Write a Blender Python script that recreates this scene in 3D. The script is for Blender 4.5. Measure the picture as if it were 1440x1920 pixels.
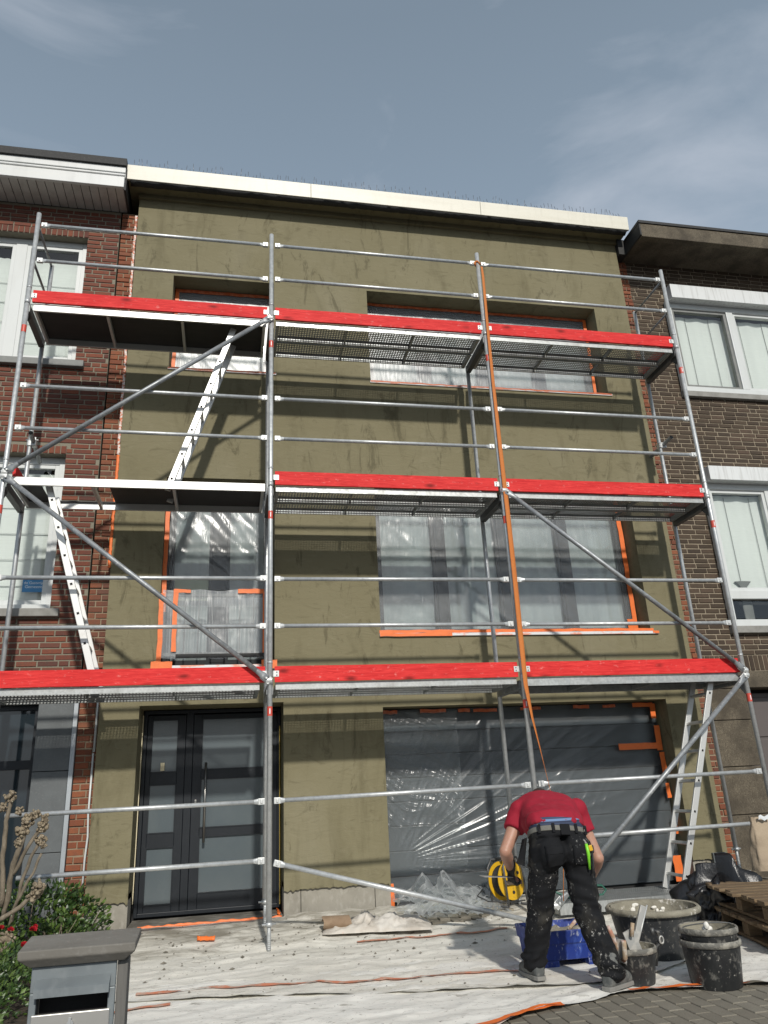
import bpy, math, random
import numpy as np
from mathutils import Vector, Matrix, noise as mnoise

scene = bpy.context.scene
for ob in list(bpy.data.objects):
    bpy.data.objects.remove(ob, do_unlink=True)
COL = scene.collection
rnd = random.Random(7)

# ---------------------------------------------------------------- camera
CAM = Vector((-0.377, -7.308, 1.218))
YAW, PITCH, ROLL, FPX = math.radians(11.976), math.radians(20.141), math.radians(-2.909), 1429.2
_f = Vector((math.sin(YAW) * math.cos(PITCH), math.cos(YAW) * math.cos(PITCH), math.sin(PITCH)))
_r0 = Vector((math.cos(YAW), -math.sin(YAW), 0.0)); _u0 = _r0.cross(_f)
_r = _r0 * math.cos(ROLL) + _u0 * math.sin(ROLL); _u = -_r0 * math.sin(ROLL) + _u0 * math.cos(ROLL)
cd = bpy.data.cameras.new('camera'); cam = bpy.data.objects.new('camera', cd); COL.objects.link(cam)
cam.matrix_world = Matrix(((_r.x, _u.x, -_f.x, CAM.x), (_r.y, _u.y, -_f.y, CAM.y), (_r.z, _u.z, -_f.z, CAM.z), (0, 0, 0, 1)))
cd.sensor_fit = 'VERTICAL'; cd.sensor_height = 36.0; cd.sensor_width = 27.0
cd.lens = FPX / 1920.0 * 36.0
cd.clip_start = 0.05; cd.clip_end = 3000.0
scene.camera = cam

# ---------------------------------------------------------------- sky and sun
SUN_TO = Vector((-0.05, 1.0, -0.64)).normalized()          # the way the light travels
SUN_EL = math.asin(-SUN_TO.z)
SUN_ROT = math.atan2(-SUN_TO.x, -SUN_TO.y)
world = bpy.data.worlds.new('World'); scene.world = world; world.use_nodes = True
wt = world.node_tree; wt.nodes.clear()
wo = wt.nodes.new('ShaderNodeOutputWorld'); wb = wt.nodes.new('ShaderNodeBackground')
sky = wt.nodes.new('ShaderNodeTexSky'); sky.sky_type = 'NISHITA'; sky.sun_disc = False
sky.sun_elevation = SUN_EL; sky.sun_rotation = SUN_ROT
sky.air_density = 1.0; sky.dust_density = 2.5; sky.ozone_density = 1.0; sky.altitude = 10
tc = wt.nodes.new('ShaderNodeTexCoord'); mp = wt.nodes.new('ShaderNodeMapping'); mp.inputs['Scale'].default_value = (1.6, 1.6, 4.2); mp.inputs['Location'].default_value = (6.8, 3.6, 9.2)
nz = wt.nodes.new('ShaderNodeTexNoise'); nz.inputs['Scale'].default_value = 1.5; nz.inputs['Detail'].default_value = 7; nz.inputs['Roughness'].default_value = 0.55
nz.inputs['Distortion'].default_value = 0.5
mr = wt.nodes.new('ShaderNodeMapRange'); mr.inputs[1].default_value = 0.48; mr.inputs[2].default_value = 0.86; mr.inputs[3].default_value = 0.0; mr.inputs[4].default_value = 1.0
ramp = wt.nodes.new('ShaderNodeMix'); ramp.data_type = 'RGBA'      # thin veil -> bright cloud
ramp.inputs[6].default_value = (2.28, 2.98, 3.70, 1); ramp.inputs[7].default_value = (6.0, 6.4, 7.1, 1)
mixs = wt.nodes.new('ShaderNodeMix'); mixs.data_type = 'RGBA'; mixs.inputs[0].default_value = 0.82
wt.links.new(tc.outputs['Generated'], mp.inputs[0]); wt.links.new(mp.outputs[0], nz.inputs['Vector'])
sxyz = wt.nodes.new('ShaderNodeSeparateXYZ'); wt.links.new(tc.outputs['Generated'], sxyz.inputs[0])
hz_ = wt.nodes.new('ShaderNodeMapRange'); hz_.inputs[1].default_value = 0.15; hz_.inputs[2].default_value = 0.80; hz_.inputs[3].default_value = 1.85; hz_.inputs[4].default_value = 0.90
wt.links.new(sxyz.outputs[2], hz_.inputs[0])
vmul = wt.nodes.new('ShaderNodeVectorMath'); vmul.operation = 'SCALE'; vmul.inputs[0].default_value = (2.36, 3.02, 3.72)
wt.links.new(hz_.outputs[0], vmul.inputs['Scale'])
wt.links.new(nz.outputs['Fac'], mr.inputs[0]); wt.links.new(vmul.outputs[0], ramp.inputs[6]); wt.links.new(mr.outputs[0], ramp.inputs[0])
wt.links.new(sky.outputs[0], mixs.inputs[6]); wt.links.new(ramp.outputs[2], mixs.inputs[7])
wt.links.new(mixs.outputs[2], wb.inputs[0]); wb.inputs[1].default_value = 0.110
wt.links.new(wb.outputs[0], wo.inputs[0])

sd = bpy.data.lights.new('sun', 'SUN'); sd.energy = 3.4; sd.angle = math.radians(2.0); sd.color = (1.0, 0.955, 0.88)
so = bpy.data.objects.new('sun', sd); COL.objects.link(so)
so.rotation_euler = SUN_TO.to_track_quat('-Z', 'Y').to_euler(); so.location = (0, -20, 20)

scene.view_settings.view_transform = 'Standard'; scene.view_settings.look = 'None'
scene.view_settings.exposure = 0.0; scene.view_settings.gamma = 1.0
scene.view_settings.use_curve_mapping = False

# ---------------------------------------------------------------- helpers
def ray(px, py):
    return _f + _r * ((px - 720) / FPX) - _u * ((py - 960) / FPX)
def at(px, py, Y):                       # photo pixel -> point on the vertical plane y = Y
    d = ray(px, py); t = (Y - CAM.y) / d.y
    return CAM + d * t
def atz(px, py, Z):                      # photo pixel -> point on the level z = Z
    d = ray(px, py); t = (Z - CAM.z) / d.z
    return CAM + d * t
def project(p):
    d = Vector(p) - CAM; z = d.dot(_f)
    if z < .05: return (-9999, -9999, z)
    return (720 + FPX * d.dot(_r) / z, 960 - FPX * d.dot(_u) / z, z)

class MB:
    """collects geometry for one mesh object"""
    def __init__(s): s.v = []; s.f = []; s.m = []; s.sm = []; s.attr = None
    def add(s, vs, fs, mi=0, smooth=False):
        b = len(s.v); s.v.extend([tuple(v) for v in vs])
        for f in fs:
            s.f.append([b + i for i in f]); s.m.append(mi); s.sm.append(smooth)
        return s
    def box(s, x0, x1, y0, y1, z0, z1, mi=0):
        return s.add([(x0,y0,z0),(x1,y0,z0),(x1,y1,z0),(x0,y1,z0),(x0,y0,z1),(x1,y0,z1),(x1,y1,z1),(x0,y1,z1)],
                     [(0,3,2,1),(4,5,6,7),(0,1,5,4),(1,2,6,5),(2,3,7,6),(3,0,4,7)], mi)
    def obox(s, c, ax, ay, az, hx, hy, hz, mi=0):       # oriented box: centre, three unit axes, half sizes
        c = Vector(c); ax = Vector(ax); ay = Vector(ay); az = Vector(az); vs = []
        for k in (-1, 1):
            for (i, j) in ((-1,-1),(1,-1),(1,1),(-1,1)):
                vs.append(c + ax*hx*i + ay*hy*j + az*hz*k)
        return s.add(vs, [(0,3,2,1),(4,5,6,7),(0,1,5,4),(1,2,6,5),(2,3,7,6),(3,0,4,7)], mi)
    def beam(s, p0, p1, w, h, up=(0,0,1), mi=0):
        p0 = Vector(p0); p1 = Vector(p1); d = (p1-p0); L = d.length; d.normalize()
        side = d.cross(Vector(up));
        if side.length < 1e-4: side = d.cross(Vector((1,0,0)))
        side.normalize(); u = side.cross(d)
        return s.obox((p0+p1)/2, d, side, u, L/2, w/2, h/2, mi)
    def path(s, pts, rad, n=10, mi=0, cap=True, closed=False):
        pts = [Vector(p) for p in pts]; N = len(pts)
        rads = rad if isinstance(rad, (list, tuple)) else [rad]*N
        b = len(s.v); ref = None
        for i, p in enumerate(pts):
            if closed: t = pts[(i+1) % N] - pts[i-1]
            else: t = pts[min(i+1, N-1)] - pts[max(i-1, 0)]
            t.normalize()
            if ref is None:
                ref = t.cross(Vector((0,0,1)))
                if ref.length < .05: ref = t.cross(Vector((1,0,0)))
            ref = (ref - t*ref.dot(t)); ref.normalize(); o = t.cross(ref)
            for k in range(n):
                a = 2*math.pi*k/n
                s.v.append(tuple(p + (ref*math.cos(a) + o*math.sin(a))*rads[i]))
        M = N if closed else N-1
        for i in range(M):
            j = (i+1) % N
            for k in range(n):
                k2 = (k+1) % n
                s.f.append([b+i*n+k, b+i*n+k2, b+j*n+k2, b+j*n+k]); s.m.append(mi); s.sm.append(True)
        if cap and not closed:
            s.f.append([b+k for k in range(n)][::-1]); s.m.append(mi); s.sm.append(False)
            s.f.append([b+(N-1)*n+k for k in range(n)]); s.m.append(mi); s.sm.append(False)
        return s
    def tube(s, p0, p1, r, n=12, mi=0, cap=True): return s.path([p0, p1], r, n, mi, cap)
    def lathe(s, c, prof, n=32, mi=0, sx=1.0, sy=1.0, wob=None):
        b = len(s.v); c = Vector(c)
        for (r, z) in prof:
            for k in range(n):
                a = 2*math.pi*k/n; w = wob(a, z) if wob else 1.0
                s.v.append((c.x + r*sx*w*math.cos(a), c.y + r*sy*w*math.sin(a), c.z + z))
        for i in range(len(prof)-1):
            for k in range(n):
                k2 = (k+1) % n
                s.f.append([b+i*n+k, b+i*n+k2, b+(i+1)*n+k2, b+(i+1)*n+k]); s.m.append(mi); s.sm.append(True)
        return s
    def ball(s, c, rx, ry, rz, nu=12, nv=8, mi=0, rot=None):
        b = len(s.v); c = Vector(c)
        for i in range(nv+1):
            th = math.pi*i/nv
            for k in range(nu):
                a = 2*math.pi*k/nu
                v = Vector((rx*math.sin(th)*math.cos(a), ry*math.sin(th)*math.sin(a), rz*math.cos(th)))
                if rot is not None: v = rot @ v
                s.v.append(tuple(c+v))
        for i in range(nv):
            for k in range(nu):
                k2 = (k+1) % nu
                s.f.append([b+i*nu+k, b+(i+1)*nu+k, b+(i+1)*nu+k2, b+i*nu+k2]); s.m.append(mi); s.sm.append(True)
        return s
    def grid(s, nx, ny, fn, skip=None, mi=0, smooth=True):
        b = len(s.v)
        for j in range(ny+1):
            for i in range(nx+1):
                s.v.append(tuple(fn(i/nx, j/ny)))
        for j in range(ny):
            for i in range(nx):
                if skip and skip((i+.5)/nx, (j+.5)/ny): continue
                s.f.append([b+j*(nx+1)+i, b+j*(nx+1)+i+1, b+(j+1)*(nx+1)+i+1, b+(j+1)*(nx+1)+i]); s.m.append(mi); s.sm.append(smooth)
        return s
    def mesh(s, name, mats):
        me = bpy.data.meshes.new(name); me.from_pydata(s.v, [], s.f)
        for m in (mats if isinstance(mats, (list, tuple)) else [mats]): me.materials.append(m)
        me.polygons.foreach_set('material_index', s.m)
        me.polygons.foreach_set('use_smooth', s.sm)
        if s.attr is not None:
            a = me.attributes.new('rnd', 'FLOAT', 'FACE'); a.data.foreach_set('value', s.attr)
        me.update()
        return me
    def build(s, name, mats, parent=None, bevel=0, solid=0, sharp=None):
        o = link(name, s.mesh(name, mats), parent)
        if sharp: o.data.set_sharp_from_angle(angle=math.radians(sharp))
        if solid:
            md = o.modifiers.new('solid', 'SOLIDIFY'); md.thickness = solid; md.offset = 0
        if bevel:
            md = o.modifiers.new('bevel', 'BEVEL'); md.width = bevel; md.segments = 2; md.limit_method = 'ANGLE'
        return o

EMPTY_LOC = {}
def link(name, data, parent=None, loc=None):
    o = bpy.data.objects.new(name, data); COL.objects.link(o)
    if loc is not None: o.location = loc
    if parent is not None:
        o.parent = parent
        if parent.name in EMPTY_LOC: o.matrix_parent_inverse = Matrix.Translation(-EMPTY_LOC[parent.name])
    return o
def tag(o, label=None, cat=None, group=None, kind=None):
    if label: o['label'] = label
    if cat: o['category'] = cat
    if group: o['group'] = group
    if kind: o['kind'] = kind
    return o
def thing(name, loc, label, cat, group=None):
    o = bpy.data.objects.new(name, None); COL.objects.link(o); o.location = loc
    o.empty_display_size = 0.1; EMPTY_LOC[o.name] = Vector(loc)
    return tag(o, label, cat, group)
def fbm(x, y, z=0, o=4): return mnoise.fractal(Vector((x, y, z)), 1.0, 2.0, o)
def nz3(x, y, z=0): return mnoise.noise(Vector((x, y, z)))
def ground_z(x, y):
    if y < -2.5: return -0.03 + 0.01*max(y+2.5, -3)
    if y < 0: return -0.03*(-y/2.5)
    return 0.125*min(y, 1.0)

# ---------------------------------------------------------------- materials
def nodes_of(name):
    m = bpy.data.materials.new(name); m.use_nodes = True
    t = m.node_tree; t.nodes.clear()
    out = t.nodes.new('ShaderNodeOutputMaterial'); b = t.nodes.new('ShaderNodeBsdfPrincipled')
    t.links.new(b.outputs[0], out.inputs[0])
    return m, t, b, out
def c4(c): return (c[0], c[1], c[2], 1.0)
def coords(t, scale=(1,1,1), src='Object', rot=(0,0,0)):
    a = t.nodes.new('ShaderNodeTexCoord'); m = t.nodes.new('ShaderNodeMapping')
    m.inputs['Scale'].default_value = scale; m.inputs['Rotation'].default_value = rot
    t.links.new(a.outputs[src], m.inputs[0]); return m.outputs[0]
def noise(t, vec, scale, detail=4, rough=.55, dist=0.0):
    n = t.nodes.new('ShaderNodeTexNoise'); n.inputs['Scale'].default_value = scale; n.inputs['Detail'].default_value = detail
    n.inputs['Roughness'].default_value = rough; n.inputs['Distortion'].default_value = dist
    t.links.new(vec, n.inputs['Vector']); return n.outputs['Fac']
def mrange(t, s, lo, hi, a=0.0, b=1.0):
    n = t.nodes.new('ShaderNodeMapRange'); n.inputs[1].default_value = lo; n.inputs[2].default_value = hi
    n.inputs[3].default_value = a; n.inputs[4].default_value = b; t.links.new(s, n.inputs[0]); return n.outputs[0]
def mixc(t, fac, a, b, mode='MIX'):
    n = t.nodes.new('ShaderNodeMix'); n.data_type = 'RGBA'; n.blend_type = mode
    for s, i in ((fac, 0), (a, 6), (b, 7)):
        if hasattr(s, 'links') or isinstance(s, bpy.types.NodeSocket): t.links.new(s, n.inputs[i])
        elif i == 0: n.inputs[0].default_value = s
        else: n.inputs[i].default_value = c4(s)
    return n.outputs[2]
def math2(t, op, a, b=None):
    n = t.nodes.new('ShaderNodeMath'); n.operation = op
    for s, i in ((a, 0), (b, 1)):
        if s is None: continue
        if isinstance(s, bpy.types.NodeSocket): t.links.new(s, n.inputs[i])
        else: n.inputs[i].default_value = s
    return n.outputs[0]
def pmat(name, col, rough=.6, metal=0.0, layers=(), bump=None, spec=None, rvar=None, src='Object'):
    """layers: (noise scale, (sx,sy,sz), lo, hi, colour, amount [, detail])"""
    m, t, b, out = nodes_of(name)
    c = None
    for L in layers:
        sc, st, lo, hi, cc, amt = L[:6]
        f = mrange(t, noise(t, coords(t, st, src), sc, L[6] if len(L) > 6 else 5, .6), lo, hi, 0, amt)
        c = mixc(t, f, c if c is not None else col, cc)
    if c is None: b.inputs['Base Color'].default_value = c4(col)
    else: t.links.new(c, b.inputs['Base Color'])
    b.inputs['Roughness'].default_value = rough; b.inputs['Metallic'].default_value = metal
    if spec is not None: b.inputs['Specular IOR Level'].default_value = spec
    if rvar:
        t.links.new(mrange(t, noise(t, coords(t, (1,1,1), src), rvar[0], 4), .3, .7, rvar[1], rvar[2]), b.inputs['Roughness'])
    if bump:
        bl = bump if isinstance(bump, list) else [bump]; prev = None
        for (sc, st, strength, dist) in bl:
            bn = t.nodes.new('ShaderNodeBump'); bn.inputs['Strength'].default_value = strength; bn.inputs['Distance'].default_value = dist
            t.links.new(noise(t, coords(t, st, src), sc, 6, .6), bn.inputs['Height'])
            if prev: t.links.new(prev, bn.inputs['Normal'])
            prev = bn.outputs[0]
        t.links.new(prev, b.inputs['Normal'])
    return m
def brick_mat(name, ramp, rough=.85, dirt=(.05,.045,.04), damt=.45):
    m, t, b, out = nodes_of(name)
    oi = t.nodes.new('ShaderNodeObjectInfo'); at_ = t.nodes.new('ShaderNodeAttribute'); at_.attribute_name = 'rnd'
    s = math2(t, 'FRACT', math2(t, 'ADD', oi.outputs['Random'], at_.outputs['Fac']))
    r = t.nodes.new('ShaderNodeValToRGB'); r.color_ramp.interpolation = 'LINEAR'
    el = r.color_ramp.elements
    for i, (p, c) in enumerate(ramp):
        e = el[i] if i < 2 else el.new(p)
        e.position = p; e.color = c4(c)
    t.links.new(s, r.inputs[0])
    g = t.nodes.new('ShaderNodeNewGeometry')
    mpn = t.nodes.new('ShaderNodeMapping'); t.links.new(g.outputs['Position'], mpn.inputs[0])
    n1 = noise(t, mpn.outputs[0], 26, 6, .65); n2 = noise(t, mpn.outputs[0], 140, 3, .6); n3 = noise(t, mpn.outputs[0], 1.3, 4, .6)
    c = mixc(t, mrange(t, n1, .45, .75, 0, damt), r.outputs[0], dirt)
    c = mixc(t, mrange(t, n3, .5, .72, 0, .4), c, dirt)
    c = mixc(t, mrange(t, n2, .66, .8, 0, .3), c, (.4,.37,.33))
    t.links.new(c, b.inputs['Base Color']); b.inputs['Roughness'].default_value = rough
    bn = t.nodes.new('ShaderNodeBump'); bn.inputs['Strength'].default_value = .6; bn.inputs['Distance'].default_value = .006
    t.links.new(n1, bn.inputs['Height']); t.links.new(bn.outputs[0], b.inputs['Normal'])
    return m

# painted, rendered and stone surfaces
def plaster_mat():
    m, t, b, out = nodes_of('fresh_render')
    v = coords(t); vs = coords(t, (1, 1, .28)); vh = coords(t, (.4, 1, 1.2))
    c = mixc(t, mrange(t, noise(t, v, 1.1, 5, .6), .3, .72), (.178,.158,.092), (.203,.182,.112))
    c = mixc(t, mrange(t, noise(t, vs, 3.2, 7, .68, .6), .52, .68, 0, .55), c, (.118,.103,.058))
    c = mixc(t, mrange(t, noise(t, vh, 7.5, 6, .7, 1.2), .57, .68, 0, .5), c, (.095,.083,.047))
    c = mixc(t, mrange(t, noise(t, coords(t, (1.0,1,.5)), .9, 3, .5), .6, .75, 0, .30), c, (.28,.258,.185))
    c = mixc(t, mrange(t, noise(t, v, 90, 3, .6), .62, .8, 0, .25), c, (.255,.235,.17))
    c = mixc(t, mrange(t, noise(t, coords(t, (.9,1,1.5), rot=(0,.5,0)), 2.6, 8, .72, 2.6), .56, .64, 0, .30), c, (.235,.212,.138))
    c = mixc(t, mrange(t, noise(t, coords(t, (1.6,1,.5)), 1.8, 8, .75, 1.6), .57, .63, 0, .6), c, (.080,.070,.040))
    t.links.new(c, b.inputs['Base Color']); b.inputs['Roughness'].default_value = .82; b.inputs['Specular IOR Level'].default_value = .25
    b1 = t.nodes.new('ShaderNodeBump'); b1.inputs['Strength'].default_value = .5; b1.inputs['Distance'].default_value = .016
    t.links.new(noise(t, coords(t, (.6, 1, 1.6)), 6, 8, .65, .9), b1.inputs['Height'])
    b2 = t.nodes.new('ShaderNodeBump'); b2.inputs['Strength'].default_value = .22; b2.inputs['Distance'].default_value = .002
    t.links.new(noise(t, v, 160, 3, .6), b2.inputs['Height']); t.links.new(b1.outputs[0], b2.inputs['Normal'])
    t.links.new(b2.outputs[0], b.inputs['Normal'])
    return m
M = {}
M['plaster'] = plaster_mat()
M['plinth'] = pmat('plinth_stone', (.30,.28,.235), .85, layers=[(4,(1,1,1),.4,.7,(.20,.185,.15),.7), (22,(1,1,.5),.5,.75,(.42,.40,.35),.6)], bump=(30,(1,1,.6),.4,.006))
M['fascia'] = pmat('weathered_cream_fascia', (.68,.655,.56), .45, layers=[(2,(.5,1,6),.45,.7,(.60,.57,.47),.6),(14,(1,1,.12),.52,.75,(.52,.50,.42),.45)])
M['dark_trim'] = pmat('dark_bitumen', (.018,.018,.018), .7, layers=[(40,(1,1,1),.5,.8,(.06,.06,.055),.7)], bump=(60,(1,1,1),.5,.004))
M['white_trim'] = pmat('white_painted_board', (.60,.61,.60), .4, layers=[(9,(1,1,.2),.5,.75,(.45,.46,.45),.5),(3,(.4,1,5),.45,.7,(.62,.62,.58),.6)])
M['soffit_pvc'] = pmat('soffit_board', (.52,.51,.48), .5, layers=[(6,(1,1,1),.45,.7,(.35,.34,.31),.5)])
M['grit'] = pmat('exposed_aggregate', (.112,.092,.064), .9, layers=[(95,(1,1,1),.5,.66,(.22,.19,.14),.7),(60,(1,1,1),.52,.66,(.03,.025,.018),.75),(3.2,(1,1,1),.42,.62,(.045,.036,.025),.75)], bump=(150,(1,1,1),.7,.006))
M['brick_red'] = brick_mat('red_brick', [(0,(.095,.030,.020)),(.3,(.138,.040,.023)),(.62,(.165,.046,.024)),(.85,(.195,.056,.027)),(1,(.115,.042,.029))])
M['brick_orange'] = brick_mat('orange_party_brick', [(0,(.15,.044,.020)),(.5,(.21,.062,.026)),(.8,(.245,.082,.035)),(1,(.15,.056,.033))], damt=.35)
M['brick_brown'] = brick_mat('brown_brick', [(0,(.042,.027,.0165)),(.4,(.060,.040,.024)),(.75,(.072,.049,.030)),(1,(.082,.052,.034))], damt=.5, dirt=(.028,.021,.013))
M['mortar'] = pmat('mortar', (.225,.205,.155), .92, layers=[(30,(1,1,1),.4,.7,(.17,.152,.115),.7),(2,(1,1,1),.45,.7,(.17,.152,.115),.6)], bump=(90,(1,1,1),.5,.004))
M['mortar_brown'] = pmat('brown_wall_mortar', (.30,.25,.185), .92, layers=[(30,(1,1,1),.4,.7,(.21,.175,.125),.7)], bump=(90,(1,1,1),.5,.004))
M['mortar_warm'] = pmat('party_mortar', (.27,.215,.145), .92, layers=[(30,(1,1,1),.4,.7,(.24,.175,.12),.7)], bump=(90,(1,1,1),.5,.006))
M['pvc'] = pmat('white_pvc', (.58,.60,.59), .35, layers=[(5,(1,1,.3),.5,.75,(.48,.49,.47),.5)])
M['roller'] = pmat('white_shutter_box', (.64,.655,.65), .4, layers=[(26,(1,1,.06),.5,.66,(.40,.40,.38),.55)])
M['bluestone'] = pmat('bluestone', (.105,.115,.118), .55, layers=[(5,(1,1,1),.4,.7,(.075,.082,.085),.7),(45,(1,1,1),.55,.75,(.17,.18,.18),.5)], bump=(60,(1,1,1),.2,.003))
M['sill'] = pmat('stone_sill', (.20,.205,.195), .6, layers=[(8,(1,1,1),.4,.7,(.13,.135,.13),.7)], bump=(40,(1,1,1),.3,.004))
M['grey_concrete'] = pmat('weathered_sill_concrete', (.27,.265,.245), .8, layers=[(9,(1,1,1),.4,.7,(.16,.155,.14),.7)], bump=(50,(1,1,1),.4,.004))
M['core'] = pmat('dark_interior', (.02,.02,.02), .9)  # near-black colour stands in for the darkness of unlit rooms
M['blind'] = pmat('white_blind_cloth', (.74,.77,.75), .8, layers=[(70,(.05,1,1),.4,.7,(.66,.69,.67),.6),(3,(3,1,.2),.4,.7,(.66,.69,.68),.5)])
M['curtain'] = pmat('pale_curtain', (.52,.555,.56), .85, layers=[(3,(1.3,1,.06),.35,.7,(.24,.26,.27),.9),(1.2,(1,1,1.6),.4,.7,(.25,.28,.28),.7)])
M['anthracite'] = pmat('anthracite_frame', (.010,.013,.017), .42, layers=[(12,(1,1,1),.5,.8,(.018,.021,.026),.7)], spec=.35)
M['frost'] = pmat('frosted_glass', (.085,.105,.115), .16, layers=[(2.4,(1,1,.6),.4,.7,(.105,.125,.13),.8)], spec=.6)
M['garage'] = pmat('garage_panel', (.026,.035,.042), .45, layers=[(3,(1,1,1),.4,.7,(.034,.044,.052),.7)], bump=(180,(.05,1,1),.12,.002))
M['roofing'] = pmat('roof_bitumen', (.05,.05,.05), .85)
M['galv'] = pmat('galvanised_steel', (.52,.535,.535), .40, .45, layers=[(26,(1,1,1),.42,.66,(.40,.415,.42),.8),(110,(1,1,1),.58,.75,(.66,.67,.66),.6)], rvar=(30,.28,.55), bump=(90,(1,1,1),.12,.002))
M['galv_dull'] = pmat('dull_galvanised_brace', (.30,.315,.325), .5, .45, layers=[(30,(1,1,1),.55,.72,(.62,.64,.63),.8),(9,(1,1,1),.4,.7,(.18,.19,.195),.7)], rvar=(20,.35,.6))
M['fitting'] = pmat('bright_zinc_fitting', (.58,.59,.58), .45, .4, layers=[(40,(1,1,1),.45,.7,(.5,.51,.5),.7)])
M['deck_steel'] = pmat('galvanised_deck', (.42,.435,.43), .48, .6, layers=[(34,(1,1,1),.42,.68,(.30,.315,.31),.8),(5,(1,1,1),.5,.75,(.22,.22,.20),.6)], rvar=(22,.35,.6))
M['alu'] = pmat('aluminium', (.60,.60,.58), .42, .5, layers=[(16,(.1,1,1),.5,.75,(.55,.55,.53),.6),(30,(1,1,1),.62,.75,(.25,.24,.22),.6)])
M['ply'] = pmat('black_plywood', (.022,.021,.020), .6, layers=[(20,(.2,1,1),.4,.7,(.035,.033,.03),.7)])
M['dark_steel'] = pmat('dark_steel', (.12,.122,.12), .55, .6)
M['hollow_shade'] = pmat('painted_hollow', (.01,.01,.01), .9)  # near-black colour painted for the shade inside openings
M['decal_red'] = pmat('red_decal', (.55,.07,.045), .45)
def redwood():
    m, t, b, out = nodes_of('red_stained_board')
    v = coords(t, (.8, 1, 14)); oi = t.nodes.new('ShaderNodeObjectInfo')
    g = noise(t, v, 6, 6, .65, 1.4)
    c = mixc(t, mrange(t, g, .35, .7), (.50,.014,.016), (.82,.062,.055))
    vor = t.nodes.new('ShaderNodeTexVoronoi'); vor.voronoi_dimensions = '2D'; vor.inputs['Scale'].default_value = 1.0; vor.inputs['Randomness'].default_value = .9
    mm = t.nodes.new('ShaderNodeMapping'); mm.inputs['Scale'].default_value = (1.9, 4.6, 4.6); mm.inputs['Rotation'].default_value = (math.pi/2, 0, 0)
    tcx = t.nodes.new('ShaderNodeTexCoord'); t.links.new(tcx.outputs['Object'], mm.inputs[0]); t.links.new(mm.outputs[0], vor.inputs['Vector'])
    c = mixc(t, mrange(t, noise(t, coords(t, (.35,1,30)), 5, 3, .5, .5), .58, .72, 0, .55), c, (.34,.012,.012))
    c = mixc(t, mrange(t, noise(t, coords(t, (1.5,1,3)), 9, 5, .6), .60, .72, 0, .4), c, (.80,.42,.38))
    c = mixc(t, mrange(t, noise(t, coords(t, (.5,1,1.5)), 3, 4, .6), .45, .7, 0, .45), c, (.48,.012,.014))
    c = mixc(t, math2(t, 'MULTIPLY', mrange(t, vor.outputs['Distance'], .035, .15, .95, 0), mrange(t, noise(t, coords(t, (1.3,1,3)), 1.7, 3), .42, .56)), c, (.20,.010,.009))
    c = mixc(t, mrange(t, noise(t, coords(t, (2.2,1,3)), 2.2, 5, .7), .55, .75, 0, .4), c, (.42,.014,.014))
    t.links.new(c, b.inputs['Base Color']); b.inputs['Roughness'].default_value = .65; b.inputs['Specular IOR Level'].default_value = .2
    bn = t.nodes.new('ShaderNodeBump'); bn.inputs['Strength'].default_value = .3; bn.inputs['Distance'].default_value = .004
    t.links.new(g, bn.inputs['Height']); t.links.new(bn.outputs[0], b.inputs['Normal'])
    return m
M['redboard'] = redwood()
M['tape'] = pmat('orange_masking_tape', (.78,.17,.03), .5, layers=[(20,(1,1,1),.45,.75,(.60,.12,.025),.6)], bump=(60,(1,1,1),.4,.004))
M['tape_dark'] = pmat('orange_film_edge', (.50,.10,.025), .5, layers=[(20,(1,1,1),.45,.75,(.72,.30,.18),.6)])
M['torn_tape'] = pmat('torn_pale_tape', (.75,.66,.60), .7, layers=[(34,(1,1,1),.48,.56,(.62,.16,.06),.95),(12,(1,1,1),.55,.6,(.30,.10,.05),.8)], bump=(60,(1,1,1),.6,.01))
M['sillfoil'] = pmat('sill_protection_foil', (.66,.66,.66), .5, layers=[(14,(.3,1,1),.52,.6,(.72,.22,.10),.8)])
M['strap'] = pmat('orange_ratchet_strap', (.55,.17,.03), .75, layers=[(60,(1,1,4),.45,.7,(.33,.11,.03),.7)])

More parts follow.
